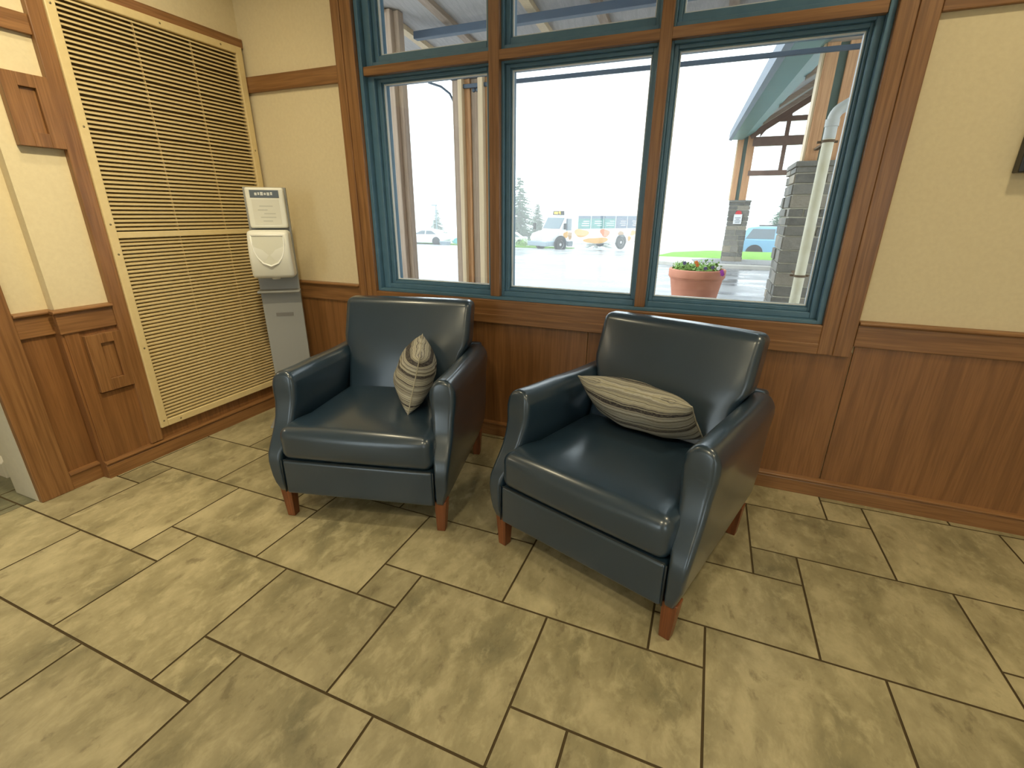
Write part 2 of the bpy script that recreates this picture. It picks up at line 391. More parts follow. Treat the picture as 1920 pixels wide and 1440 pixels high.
for i, (x0, x1, z0, z1) in enumerate(FO):
    w2 = empty('window_%d' % (i+2), (x0, YB, z0)); struct(w2); ww, hh = x1-x0, z1-z0
    b = MB(); b.ring(0.06, ww-0.06, 0.06, hh-0.06, 0, ww, 0, hh, -0.12, -0.02); b.box(ww/2-0.03, ww/2+0.03, -0.11, -0.03, 0.06, hh-0.06); b.build('frame', M['green_frame'], w2, bevel=0.003)
    MB().box(0.06, ww/2-0.03, -0.075, -0.069, 0.06, hh-0.06).build('pane', M['glass'], w2); MB().box(ww/2+0.03, ww-0.06, -0.075, -0.069, 0.06, hh-0.06).build('pane', M['glass'], w2)
struct(MB().box(-20, 20, YB-25, YB-0.16, -0.3, -0.12).build('forecourt', M['concrete']))
struct(MB().box(-4.6, XR+0.15, YB-0.15, W+0.22, CEIL, CEIL+0.15).build('ceiling', M['ceiling']))
# corridor beyond the doorway
b = MB(); b.box(-4.5, XB-0.16, 0.985, 1.12, -0.02, CEIL); b.box(-4.6, -4.45, YB, 0.985, -0.02, CEIL)
struct(b.build('wall_corridor', M['grey_wall']))
b = MB(); b.prism([(0.985, 0.0), (0.955, 0.0), (0.955, 0.085), (0.975, 0.105), (0.985, 0.105)], -4.45, -3.20, 'x')
struct(b.build('baseboard_corridor', M['white_trim'], bevel=0.003))

# floor tiles (hopscotch pattern, one large, one oblong, one small per cell)
U = 0.16777; FX, FY = -0.18060, 0.85324
def tiles(name, x0, x1, y0, y1, matl):
    b = MB(); b.box(x0, x1, y0, y1, -0.03, -0.0025, 1)
    g = 0.0022
    for a in range(-14, 15):
        for c in range(-18, 19):
            bi, bj = 6*a+2*c, a+3*c
            for (i0, j0, i1, j1) in ((-4, -1, -1, 2), (-7, -1, -4, 1), (-7, -2, -6, -1)):
                X0, Y0, X1, Y1 = FX+U*(bi+i0), FY+U*(bj+j0), FX+U*(bi+i1), FY+U*(bj+j1)
                X0, X1 = max(X0+g, x0), min(X1-g, x1); Y0, Y1 = max(Y0+g, y0), min(Y1-g, y1)
                if X1-X0 < 0.01 or Y1-Y0 < 0.01: continue
                at = (rnd.random(), rnd.random(), rnd.random()); e = 0.0015
                vs = [(X0, Y0, -0.0025), (X1, Y0, -0.0025), (X1, Y1, -0.0025), (X0, Y1, -0.0025), (X0+e, Y0+e, 0), (X1-e, Y0+e, 0), (X1-e, Y1-e, 0), (X0+e, Y1-e, 0)]
                b.add(vs, [(4, 5, 6, 7)], 0, at); b.add(vs, [(0, 1, 5, 4), (1, 2, 6, 5), (2, 3, 7, 6), (3, 0, 4, 7)], 1)
    return struct(b.build(name, [matl, M['grout']]))
tiles('floor', XB-0.03, XR, YB, W, M['tile'])
tiles('floor_corridor', -4.5, XB-0.03, YB, 1.0, M['tile_dark'])

# ------------------------------------------------------------------ trim, wainscot, baseboards
tn = [0]
def trim(b, m, bevel=0.003, **k):
    tn[0] += 1
    return struct(b.build('trim_%d' % tn[0], m, bevel=bevel, **k))
# panels on the window wall with narrow seams
b = MB()
for x0, x1 in ((XL, -1.905), (-1.902, -0.545), (-0.542, 0.643), (0.647, 2.02), (2.024, XR)):
    b.box(x0, x1, W-0.012, W, 0.07, 0.78 if x0 > 0.6 or x0 < -2 else 0.73)
trim(b, M['oak_panel'], 0.0015)
def rail_x(x0, x1):
    b = MB(); b.box(x0, x1, W-0.024, W, 0.762, 0.858)
    b.prism([(W, 0.876), (W-0.034, 0.872), (W-0.040, 0.866), (W-0.036, 0.858), (W, 0.856)], x0, x1, 'x')
    trim(b, M['oak_x'])
rail_x(XL, -2.022); rail_x(0.637, XR)
for x0, x1 in ((XL, -2.022), (0.637, XR)):
    trim(MB().box(x0, x1, W-0.02, W, 1.975, 2.058), M['oak_x'])
b = MB(); b.prism([(W, 0.0), (W-0.026, 0.0), (W-0.026, 0.066), (W-0.021, 0.074), (W-0.034, 0.078), (W-0.034, 0.086), (W-0.012, 0.094), (W, 0.094)], XL+0.03, XR, 'x')
struct(b.build('baseboard_back', M['oak_x'], bevel=0.0015))
# left wall
b = MB(); b.box(XL, XL+0.010, 1.17, W-0.012, 0.07, 0.78)
b.box(XL, XL+0.016, 1.17, 1.225, 0.07, 0.78); b.box(XL, XL+0.013, 1.225, 1.40, 0.07, 0.44)
trim(b, M['oak_panel'], 0.0015)
b = MB(); b.box(XL, XL+0.024, 1.155, 1.386, 0.762, 0.858)
b.prism([(XL, 0.876), (XL+0.034, 0.872), (XL+0.040, 0.866), (XL+0.036, 0.858), (XL, 0.856)], 1.145, 1.386, 'y')
trim(b, M['oak_y'])
trim(MB().box(XL, XL+0.02, 1.17, 1.386, 1.985, 2.058), M['oak_y'])
b = MB(); b.prism([(XL, 0.0), (XL+0.030, 0.0), (XL+0.030, 0.066), (XL+0.024, 0.074), (XL+0.036, 0.078), (XL+0.036, 0.086), (XL+0.012, 0.094), (XL, 0.094)], 1.16, W-0.03, 'y')
struct(b.build('baseboard_left', M['oak_y'], bevel=0.0015))
# set-back strip
trim(MB().box(XB, XB+0.010, 1.03, 1.158, 0.07, 0.78).box(XB, XL+0.010, 1.158, 1.17, 0.0, 0.80), M['oak_panel'], 0.0015)
b = MB(); b.box(XB, XB+0.024, 1.03, 1.17, 0.762, 0.858)
b.prism([(XB, 0.876), (XB+0.034, 0.872), (XB+0.040, 0.866), (XB+0.036, 0.858), (XB, 0.856)], 1.03, 1.17, 'y')
trim(b, M['oak_y'])
b = MB(); b.prism([(XB, 0.0), (XB+0.026, 0.0), (XB+0.026, 0.074), (XB+0.034, 0.078), (XB+0.030, 0.088), (XB, 0.094)], 1.03, 1.17, 'y')
trim(b, M['oak_y'], 0.0015)
# square wooden blocks with a sunk centre
def block(y0, y1, z0, z1, yi0, yi1, zi0, zi1):
    b = MB(); X = XL
    for (a0, a1, c0, c1) in ((y0, yi0, z0, z1), (yi1, y1, z0, z1), (yi0, yi1, z0, zi0), (yi0, yi1, zi1, z1)):
        b.box(X, X+0.034, a0, a1, c0, c1)
    b.box(X, X+0.020, yi0, yi1, zi0, zi1)
    trim(b, M['oak_z'], 0.002)
block(1.225, 1.386, 1.557, 1.832, 1.277, 1.336, 1.612, 1.782)
block(1.235, 1.386, 0.449, 0.737, 1.291, 1.350, 0.508, 0.690)
# casing round the grille
b = MB(); b.box(XL, XL+0.030, 1.386, 1.450, 0.094, 2.25); trim(b, M['oak_z'])
b = MB(); b.box(XL, XL+0.030, 1.450, W-0.004, 2.204, 2.25); trim(b, M['oak_y'])
b = MB(); b.box(XL, XL+0.030, 2.398, W-0.02, 0.094, 2.204); trim(b, M['oak_z'])
# doorway
d = empty('door_1', (XB, 0.4, 0)); struct(d)
def dchild(b, name, m, **k):
    b.v = [(x-XB, y-0.4, z) for x, y, z in b.v]; return b.build(name, m, d, **k)
dchild(MB().box(XB, XB+0.030, 0.902, 1.030, 0.0, 2.20).box(XB, XB+0.030, -0.26, -0.13, 0.0, 2.20), 'casing', M['oak_z'], bevel=0.004)
dchild(MB().box(XB, XB+0.030, -0.13, 0.902, 2.07, 2.20), 'head_casing', M['oak_y'], bevel=0.004)
dchild(MB().box(XB-0.20, XB-0.001, 0.902, 0.992, 0.0, 2.12).box(XB-0.20, XB-0.001, -0.15, -0.12, 0.0, 2.12).box(XB-0.20, XB-0.001, -0.12, 0.902, 2.09, 2.12), 'jamb', M['grey_wall'], bevel=0.003)

# ------------------------------------------------------------------ window
w = empty('window_1', (-0.69, W, OZ0)); struct(w)
def wc(b, name, m, label=None, **k):
    b.v = [(x+0.69, y-W, z-OZ0) for x, y, z in b.v]; o = b.build(name, m, w, **k)
    if label: o['label'] = label
    return o
CY = W-0.030
b = MB(); b.box(-2.02, OX0, CY, W, 0.715, 2.90); b.box(OX1, 0.632, CY, W, 0.715, 2.90)
b.box(-2.008, -1.96, CY-0.006, CY, 0.715, 2.90); b.box(0.565, 0.632, CY-0.008, CY, 0.715, 2.90)
wc(b, 'side_casing', M['oak_z'], bevel=0.003)
wc(MB().box(OX0, OX1, CY, W, 0.715, OZ0).box(OX0, OX1, CY-0.008, CY, 0.715, 0.765).box(OX0, OX1, W, W+0.012, 0.80, OZ0-0.004), 'bottom_casing', M['oak_x'], bevel=0.003)
wc(MB().box(OX0, OX1, CY, W, OZ1, 2.90), 'head_casing', M['oak_x'], bevel=0.003)
b = MB(); JT = 0.022
b.box(OX0, OX0+JT, W-0.004, W+0.20, OZ0, OZ1); b.box(OX1-JT, OX1, W-0.004, W+0.20, OZ0, OZ1)
b.box(OX0+JT, OX1-JT, W-0.010, W+0.20, OZ0, OZ0+0.016); b.box(OX0+JT, OX1-JT, W-0.004, W+0.20, OZ1-JT, OZ1)
wc(b, 'jamb', M['green_frame'], bevel=0.002)
MUL = ((-1.122, -1.066), (-0.320, -0.270))
for x0, x1 in MUL:
    wc(MB().box(x0, x1, W+0.003, W+0.034, OZ0+0.016, OZ1-JT), 'mullion', M['oak_z'], bevel=0.002)
for x0, x1 in ((OX0+JT, MUL[0][0]), (MUL[0][1], MUL[1][0]), (MUL[1][1], OX1-JT)):
    wc(MB().box(x0, x1, W+0.003, W+0.034, 1.998, 2.040), 'transom', M['oak_x'], bevel=0.002)
glassx = ((-1.79, -1.165), (-1.020, -0.358), (-0.232, 0.437))
bays = ((OX0+JT, -1.094), (-1.094, -0.295), (-0.295, OX1-JT))
for (gx0, gx1), (bx0, bx1) in zip(glassx, bays):
    for gz0, gz1, bz0, bz1 in ((0.915, 1.963, OZ0+0.016, 2.02), (2.108, 2.70, 2.02, OZ1-JT)):
        mx0, mx1, mz0, mz1 = gx0*0.55+bx0*0.45, gx1*0.55+bx1*0.45, gz0*0.5+bz0*0.5, gz1*0.55+bz1*0.45
        b = MB(); b.ring(mx0, mx1, mz0, mz1, bx0, bx1, bz0, bz1, W+0.034, W+0.16)
        b.ring(gx0-0.010, gx1+0.010, gz0-0.010, gz1+0.010, mx0, mx1, mz0, mz1, W+0.058, W+0.14)
        b.ring(gx0-0.004, gx1+0.004, gz0-0.004, gz1+0.004, gx0-0.010, gx1+0.010, gz0-0.010, gz1+0.010, W+0.072, W+0.13)
        wc(b, 'sash', M['green_frame'], bevel=0.0025)
        b = MB(); b.ring(gx0, gx1, gz0, gz1, gx0-0.004, gx1+0.004, gz0-0.004, gz1+0.004, W+0.078, W+0.094)
        wc(b, 'glazing_bead', M['bead'], 'pale bead along the glass')
        wc(MB().box(gx0-0.004, gx1+0.004, W+0.100, W+0.106, gz0-0.004, gz1+0.004), 'pane', M['glass'])

# ------------------------------------------------------------------ air grille on the left wall
gr = empty('air_grille', (XL, 1.92, 0.17))
tag(gr, 'tall cream metal air return grille with horizontal louvers on the left wall', 'air vent')
def gc(b, name, m, parent=None, **k):
    b.v = [(x-XL, y-1.92, z-0.17) for x, y, z in b.v]; return b.build(name, m, gr, **k)
GY0, GY1, GZ0, GZ1, GM = 1.450, 2.396, 0.162, 2.204, 1.188
b = MB()
gx0, gx1 = XL+0.002, XL+0.040
b.box(gx0, gx1, GY0, GY0+0.040, GZ0, GZ1); b.box(gx0, gx1, GY1-0.040, GY1, GZ0, GZ1)
b.box(gx0, gx1, GY0+0.04, GY1-0.04, GZ0, GZ0+0.038); b.box(gx0, gx1, GY0+0.04, GY1-0.04, GZ1-0.038, GZ1)
gc(b, 'frame', M['grille'], bevel=0.004)
gc(MB().box(XL+0.006, XL+0.036, GY0+0.04, GY1-0.04, GM-0.014, GM+0.016), 'centre_rail', M['grille'], bevel=0.003)
gc(MB().box(XL+0.001, XL+0.004, GY0+0.04, GY1-0.04, GZ0+0.038, GZ1-0.038), 'back_plate', M['grille_back'])
def louvers(z0, z1, n, gaps):
    b = MB(); p = (z1-z0)/n
    for i in range(n):
        z = z0+(i+0.5)*p
        t = 0.0068 if i in gaps else 0.008
        dz = -0.0015 if i in gaps else 0.0
        b.prism([(XL+0.010, z-0.0010+t+dz), (XL+0.030, z-t*0.55+dz), (XL+0.031, z+t*0.35+dz), (XL+0.012, z+t*1.25+dz)], GY0+0.04, GY1-0.04, 'y')
    return b
gc(louvers(GM+0.018, GZ1-0.040, 49, (22, 29, 35, 42)), 'louvers', M['grille'], smooth=False)
gc(louvers(GZ0+0.040, GM-0.016, 51, (50,)), 'louvers', M['grille'], smooth=False)
b = MB()
for y in (GY0+0.355, GY0+0.64): b.box(XL+0.010, XL+0.022, y-0.002, y+0.002, GZ0+0.04, GM-0.014); b.box(XL+0.010, XL+0.022, y-0.002, y+0.002, GM+0.016, GZ1-0.04)
gc(b, 'tie_rod', M['grille'])
for y, z in [(GY0+0.02, zz) for zz in (0.20, 0.62, 1.10, 1.24, 1.66, 2.12)] + [(GY1-0.02, zz) for zz in (0.62, 1.24, 1.66)] + [(yy, GZ0+0.018) for yy in (1.56, 2.26)] + [(yy, GZ1-0.018) for yy in (1.62, 1.93, 2.26)]:
    gc(MB().lathe([(0.0001, 0.0015), (0.004, 0.001), (0.0052, 0.0)], seg=10, mt=Matrix.Translation((XL+0.0402, y, z)) @ Matrix.Rotation(R(90), 4, 'Y')), 'screw', M['screw'], smooth=True)

# ------------------------------------------------------------------ hand sanitiser stand in the corner
ds = empty('sanitizer_stand', (-2.415, 2.14, 0), R(38))
tag(ds, 'grey floor stand with white hand sanitizer dispenser in the corner by the grille', 'sanitizer dispenser')
# local: front is -y
b = MB(); b.box(-0.16, 0.16, -0.15, 0.13, 0.0, 0.012); b.build('base_plate', M['disp_grey'], ds, bevel=0.004)
b = MB(); b.box(-0.112, 0.112, 0.0, 0.006, 0.012, 1.435); b.box(-0.112, -0.106, 0.006, 0.03, 0.012, 1.435); b.box(0.106, 0.112, 0.006, 0.03, 0.012, 1.435)
b.build('backboard', M['disp_grey'], ds, bevel=0.002)
b = MB(); b.prism([(-0.001, 0.845), (-0.055, 0.840), (-0.060, 0.848), (-0.055, 0.853), (-0.001, 0.858)], -0.118, 0.118, 'x'); o = b.build('drip_tray', M['disp_grey'], ds, bevel=0.002)
b = MB(); b.box(-0.045, 0.055, -0.002, 0.0, 0.690, 0.712)
o = b.build('plate_label', mat('faded_grey_label', (0.17, 0.165, 0.16), 0.6), ds); o['label'] = 'small faded dark label'
hd = MB().box(-0.095, 0.105, -0.045, -0.001, 1.215, 1.432).build('header_sign', M['disp_white'], ds, bevel=0.010)
MB().box(-0.070, 0.080, -0.047, -0.0445, 1.378, 1.418).build('sign_band', M['disp_label'], hd)
b = MB()
for i, (x, l) in enumerate(((-0.045, 0.012), (-0.028, 0.008), (-0.015, 0.014), (0.004, 0.010), (0.019, 0.013), (0.037, 0.010))):
    b.box(x, x+l, -0.0478, -0.0468, 1.390+(i % 2)*0.002, 1.404+(i % 3)*0.002)
b.build('sign_lettering', M['pale_print'], hd)
b = MB(); b.box(-0.066, 0.076, -0.0462, -0.0448, 1.235, 1.370); b.build('sign_card', mat('printed_card', (0.64, 0.63, 0.56), 0.5), hd)
b = MB()
for (x, z, l) in ((-0.03, 1.33, 0.07), (-0.04, 1.31, 0.05), (-0.01, 1.29, 0.06), (-0.03, 1.27, 0.08), (-0.02, 1.25, 0.05)): b.box(x, x+l, -0.0468, -0.0460, z, z+0.006)
b.build('card_print', mat('faint_print', (0.50, 0.50, 0.45), 0.6), hd)
def dz(x, y, z):
    t = (z+0.14)/0.28
    return (x*(1.0+0.05*(1-t)), y - 0.030*math.sin(PI*min(max(t, 0), 1))*(0 if y > 0 else 1), z)
bd = rbox(0.108, 0.055, 0.134, 0.022, 8, dz, (0.0, -0.058, 1.070)).build('dispenser_body', M['disp_white'], ds, smooth=True)
prof = [(-0.084, 0.088), (0.084, 0.088), (0.084, 0.04), (0.078, 0.00), (0.064, -0.035), (0.040, -0.066), (0.0, -0.082), (-0.040, -0.066), (-0.064, -0.035), (-0.078, 0.0), (-0.084, 0.04)]
def arcpt(u, v): return (u, -0.1435 + 0.06*abs(u) + 0.25*v*v*0.7, 1.090+v)
pts = [arcpt(u, v) for u, v in prof]
b = MB(); b.tube(pts+[pts[0]], 0.0052, 8); b.build('window_rim', mat('bright_clear_rim', (0.9, 0.9, 0.86), 0.1, coat=1.0), bd, smooth=True)
b = MB(); n = len(prof)
b.add([arcpt(u, v) for u, v in prof]+[arcpt(0, 0.0)], [(i, (i+1) % n, n) for i in range(n)]); b.build('refill_window', M['disp_clear'], bd, smooth=True)
b = MB(); b.tube([(0, -0.055, 0.945), (0, -0.055, 0.925)], [0.030, 0.022], 16); b.build('nozzle', M['disp_white'], bd, smooth=True)

# ------------------------------------------------------------------ armchairs
def make_chair():
    t = empty('armchair')
    L = M['leather']
    # seat cushion: slightly wider in front of the arms (T), puffed top
    def seat(x, y, z):
        # y in -0.30..0.30
        wdt = lerp_tab([(-0.30, 1.0), (-0.17, 1.0), (-0.13, 0.915), (0.3, 0.915)], y)
        puff = (1-min(1, abs(x)/0.335)**2.6)*(1-min(1, abs(y)/0.31)**3)
        zz = z + (0.021*puff if z > 0 else 0) + (-0.010*(y+0.3)/0.6 if z > 0 else 0)
        yy = y - (0.012*(1-(x/0.335)**2)*(1-(z/0.075)**2) if y < -0.2 else 0)
        return (x*wdt, yy, zz)
    rbox(0.338, 0.305, 0.076, 0.042, 14, seat, (0, 0.300, 0.374)).build('seat_cushion', L, t, smooth=True)
    # front rail
    rbox(0.335, 0.05, 0.082, 0.014, 8, None, (0, 0.047, 0.219)).build('front_rail', L, t, smooth=True)
    b = MB(); b.tube([(-0.33, 0.004, 0.299), (0.33, 0.004, 0.299)], 0.0035, 6)
    b.build('rail_seam', M['thread'], t, smooth=True)
    # body under the seat
    b = MB(); b.box(-0.335, 0.335, 0.08, 0.76, 0.15, 0.305); b.build('seat_base', M['thread'], t)
    # arms
    FRONT = [(0.14, 0.012), (0.20, -0.002), (0.29, -0.006), (0.335, 0.004), (0.40, 0.050), (0.46, 0.088), (0.54, 0.108), (0.60, 0.112), (0.66, 0.120)]
    OUT = [(0.14, 0.374), (0.25, 0.398), (0.34, 0.404), (0.48, 0.404), (0.60, 0.412), (0.66, 0.408)]
    INN = [(0.14, 0.339), (0.31, 0.339), (0.40, 0.318), (0.60, 0.298), (0.66, 0.300)]
    TOPZ = [(0.10, 0.660), (0.30, 0.652), (0.62, 0.640), (0.82, 0.640)]
    REAR = [(0.14, 0.770), (0.66, 0.800)]
    for s in (-1, 1):
        def arm(x, y, z, s=s):
            # local: x -0.05..0.05 thickness ; y -0.35..0.35 ; z -0.26..0.26
            Z = 0.14 + (z+0.26)
            fy, ry = lerp_tab(FRONT, Z), lerp_tab(REAR, Z)
            Y = fy + (y+0.35)/0.70*(ry-fy)
            inn, out = lerp_tab(INN, Z), lerp_tab(OUT, Z)
            # inner face follows the S only near the front, straight behind
            X = inn + (x+0.05)/0.10*(out-inn)
            Z2 = 0.13 + (Z-0.14)*(lerp_tab(TOPZ, Y)-0.13)/0.52
            if Z > 0.40: Z2 -= 0.036*abs(x/0.05)**2.6*((Z-0.40)/0.26)**3
            return (s*X, Y, Z2)
        rbox(0.05, 0.35, 0.26, 0.022, 14, arm).build('armrest', L, t, smooth=True)
    # backrest, leaning, from the seat to the top
    def back(x, y, z):
        # x ±.335 y ±.075 z ±.25
        Z = 0.38 + (z+0.25)
        h = (z+0.25)/0.50
        yc = 0.610 + 0.175*h
        th = 1.0 - 0.10*h
        puff = 0.018*(1-(x/0.34)**4)*math.sin(PI*min(1, max(0, h)))
        yy = yc + y*th - (puff if y < 0 else 0)
        wdt = lerp_tab([(0.38, 0.88), (0.60, 0.90), (0.68, 1.0), (0.90, 1.0)], Z)
        return (x*wdt, yy, Z - 0.018*abs(y/0.075)*h*(1 if y > 0 else 0) + 0.004*(1-(x/0.34)**2)*h)
    rbox(0.340, 0.070, 0.249, 0.032, 14, back).build('backrest', L, t, smooth=True)
    def rear(x, y, z): return (x*(1-0.02*(z < 0)), y + 0.05*(z+0.2)/0.4, z)
    rbox(0.372, 0.03, 0.24, 0.02, 6, rear, (0, 0.765, 0.40)).build('rear_panel', L, t, smooth=True)
    # seams beside the rail and along the arm fronts
    for s in (-1, 1):
        MB().tube([(s*0.337, 0.000, 0.145), (s*0.337, -0.003, 0.22), (s*0.337, -0.002, 0.30)], 0.003, 6).build('arm_seam', M['thread'], t, smooth=True)
    # tapered legs
    for s in (-1, 1):
        for y, dy in ((0.045, 0.012), (0.735, -0.012)):
            b = MB(); x = s*0.356; w0, w1 = 0.026, 0.018
            vs = [(x+a*w0, y+c*w0, 0.150) for a, c in ((-1, -1), (1, -1), (1, 1), (-1, 1))] + [(x-s*0.004+a*w1, y-dy*0.3+c*w1, 0.0) for a, c in ((-1, -1), (1, -1), (1, 1), (-1, 1))]
            b.add(vs, [(0, 1, 2, 3), (7, 6, 5, 4), (0, 4, 5, 1), (1, 5, 6, 2), (2, 6, 7, 3), (3, 7, 4, 0)])
            b.build('leg', M['leg_wood'], t, bevel=0.003)
    return t
ch1 = make_chair()
ch1.location = (-1.256, 1.344, 0); ch1.rotation_euler = (0, 0, R(13.7))
tag(ch1, 'dark blue leather armchair nearer the grille, striped pillow stood on edge', 'armchair', 'blue leather armchairs')
ch2 = copy_thing(ch1)
ch2.location = (-0.313, 1.340, 0); ch2.rotation_euler = (0, 0, R(-18.1))
tag(ch2, 'dark blue leather armchair right of the other, striped pillow lying along its backrest', 'armchair', 'blue leather armchairs')

# ------------------------------------------------------------------ pillows
def make_pillow(name, m, a, bb, T, seed, parent_mt):
    n = 34; vs = []; fs = []; idx = {}
    for side in (1, -1):
        for i in range(n+1):
            for j in range(n+1):
                u = math.sin((-1+2*i/n)*PI/2); v = math.sin((-1+2*j/n)*PI/2)
                edge = i in (0, n) or j in (0, n)
                if side == -1 and edge: idx[(side, i, j)] = idx[(1, i, j)]; continue
                h = T/2*(max(0, (1-abs(u)**2.6))**0.62)*(max(0, (1-abs(v)**2.6))**0.62)
                wob = noise.noise(Vector((u*2.3, v*2.3, seed+side*3)))*0.012*(h/(T/2))
                x = a*u*(1-0.05*(1-v*v)) - (0.02*a*u*abs(u*v)**6); y = bb*v*(1-0.06*(1-u*u)) - 0.04*bb*v*abs(u*v)**6
                idx[(side, i, j)] = len(vs); vs.append(Vector((x, y, side*(h+wob))))
    for side in (1, -1):
        for i in range(n):
            for j in range(n): fs.append((idx[(side, i, j)], idx[(side, i+1, j)], idx[(side, i+1, j+1)], idx[(side, i, j+1)]))
    o = MB().add(vs, fs).build(name, m, None, smooth=True)
    loop = [vs[idx[(1, i, 0)]] for i in range(n+1)] + [vs[idx[(1, n, j)]] for j in range(1, n+1)] + [vs[idx[(1, i, n)]] for i in range(n-1, -1, -1)] + [vs[idx[(1, 0, j)]] for j in range(n-1, -1, -1)]
    MB().tube(loop, 0.0028, 6, cap=False).build('piping', M['piping'], o, smooth=True)
    o.matrix_world = parent_mt
    return o
def pmat(chair, loc, xa, ya):
    X = Vector(xa).normalized(); Y = Vector(ya); Y = (Y-X*Y.dot(X)).normalized(); Z = X.cross(Y)
    m_ = Matrix((X, Y, Z)).transposed().to_4x4(); m_.translation = Vector(loc)
    return Matrix.LocRotScale(chair.location, chair.rotation_euler, None) @ m_
p1 = make_pillow('throw_pillow', M['pillow_a'], 0.190, 0.142, 0.180, 1.3, pmat(ch1, (0.148, 0.385, 0.598), (-0.29, 0.956, 0.03), (0.26, 0.0, 0.97)))
tag(p1, 'grey and cream striped throw pillow stood on edge against the arm of the left chair', 'pillow', 'striped pillows')
p2 = make_pillow('throw_pillow', M['pillow_b'], 0.245, 0.135, 0.165, 5.1, pmat(ch2, (-0.015, 0.475, 0.575), (1, -0.04, 0.0), (0.0, -0.66, 0.72)))
tag(p2, 'olive and grey striped throw pillow lying along the backrest of the right chair', 'pillow', 'striped pillows')

# ------------------------------------------------------------------ black framed screen at the right edge
tv = empty('wall_screen', (1.36, W, 1.45)); tag(tv, 'black framed screen on the cream wall right of the window', 'screen')
MB().ring(-0.35, 0.35, 0.03, 0.42, -0.38, 0.38, 0.0, 0.45, -0.045, 0.0).build('frame', M['black'], tv, bevel=0.004)
MB().box(-0.35, 0.35, -0.036, 0.0, 0.03, 0.42).build('panel', M['screen'], tv)

# ------------------------------------------------------------------ outdoors: ground
def gz(y):
    return -0.12 if y <= 17 else -0.12 - (y-17)*0.0595
b = MB(); ys = [W+0.2, 17, 30, 45, 70, 110]
for y0, y1 in zip(ys, ys[1:]):
    b.add([(-75, y0, gz(y0)), (60, y0, gz(y0)), (60, y1, gz(y1)), (-75, y1, gz(y1))], [(0, 1, 2, 3)])
struct(b.build('asphalt_drive', M['asphalt']))
def slab_outline(pts, h0, h1):
    b = MB(); n = len(pts)
    vs = [(x, y, gz(y)+h0) for x, y in pts]+[(x, y, gz(y)+h1) for x, y in pts]
    b.add(vs, [tuple(range(n))[::-1], tuple(range(n, 2*n))]+[(i, (i+1) % n, n+(i+1) % n, n+i) for i in range(n)]); return b
kerb = [(-1.75, 15.6), (-0.6, 14.9), (8.5, 14.9), (8.5, 17.0), (8.5, 22.3), (0.0, 22.3), (-1.6, 20.6), (-2.0, 17.0)]
struct(slab_outline(kerb, -0.05, 0.10).build('kerb_island', M['concrete'], bevel=0.02))
lawn = [(-1.55, 16.2), (0.1, 16.9), (8.4, 17.0), (8.4, 22.1), (0.0, 22.1), (-1.4, 20.4), (-1.8, 17.0)]
b = MB(); nn = len(lawn)
vs = [(x, y, gz(y)+0.02) for x, y in lawn]+[(x, y, -0.03 + 0.0*(y-16.2)) if y < 18 else (x, y, -0.10) for x, y in lawn]
b.add(vs, [tuple(range(nn))[::-1]]+[(i, (i+1) % nn, nn+(i+1) % nn, nn+i) for i in range(nn)]+[(nn, nn+i, nn+i+1) for i in range(1, nn-1)])
o = b.build('lawn', M['grass']); tag(o, 'bright green lawn strip on the kerbed island behind the far stone pillar', 'grass', None, 'stuff')
gv = [(-0.35, 15.15), (8.4, 15.1), (8.4, 16.95), (0.1, 16.85), (-0.5, 16.15)]
o = slab_outline(gv, 0.06, 0.115).build('gravel_bed', M['gravel']); tag(o, 'grey gravel bed at the foot of the far stone pillar', 'gravel', None, 'stuff')
# porch roof over the window
def porch_z(y): return 3.43-(y-2.64)*0.088
b = MB(); b.prism([(2.64, porch_z(2.64)), (5.95, porch_z(5.95)), (5.95, porch_z(5.95)+0.22), (2.64, porch_z(2.64)+0.22)], -4.6, 0.36, 'x')
po = b.build('porch_roof', M['soffit']); tag(po, 'grey boarded porch roof over the window, its underside seen through the upper panes', 'roof')
for i, x in enumerate((-3.95, -3.41, -1.93, -2.85, -1.30, -0.70, -0.10)):
    b = MB(); b.prism([(2.66, porch_z(2.66)-0.05), (5.93, porch_z(5.93)-0.05), (5.93, porch_z(5.93)), (2.66, porch_z(2.66))], x-0.045, x+0.045, 'x')
    o = b.build('rafter', M['pale_wood'] if i in (1, 2) else M['weathered_y'], po)
    if i in (1, 2): o['label'] = 'pale new rafter'
MB().box(-4.6, 0.36, 5.95, 5.98, porch_z(5.95)-0.02, porch_z(5.95)+0.24).build('fascia', M['steel_blue'], po)
o = MB().box(-3.24, 0.30, 5.10, 5.18, 3.05, 3.12).build('porch_beam', M['steel_blue'], None, bevel=0.005); tag(o, 'dark blue horizontal beam under the porch rafters', 'beam')
o = MB().box(-2.56, 1.70, 4.79, 4.82, 2.473, 2.508).build('steel_rail', M['steel_blue'], None, bevel=0.003); tag(o, 'thin dark rail running just below the top of the lower panes', 'rail')
b = MB(); b.box(-3.42, -3.30, 4.78, 4.90, -0.12, 3.228); b.box(-3.30, -3.24, 4.84, 4.93, -0.12, 3.226)
o = b.build('porch_post', M['weathered_z'], None, bevel=0.006); tag(o, 'slim weathered timber post at the far left of the left pane', 'post')
c = empty('timber_column', (-2.42, 4.85, -0.12)); tag(c, 'built-up porch column of grey planks and golden strips left of the mullion', 'column')
def cc(b, name, m):
    b.v = [(x+2.42, y-4.85, z+0.12) for x, y, z in b.v]; return b.build(name, m, c, bevel=0.004)
cc(MB().box(-2.645, -2.545, 4.83, 4.97, -0.12, 2.56), 'plank', M['weathered_z'])
cc(MB().box(-2.545, -2.500, 4.76, 4.95, -0.12, 2.56), 'strip', M['pale_wood'])
cc(MB().box(-2.500, -2.440, 4.82, 4.95, -0.12, 2.56), 'strip', M['fir_z'])
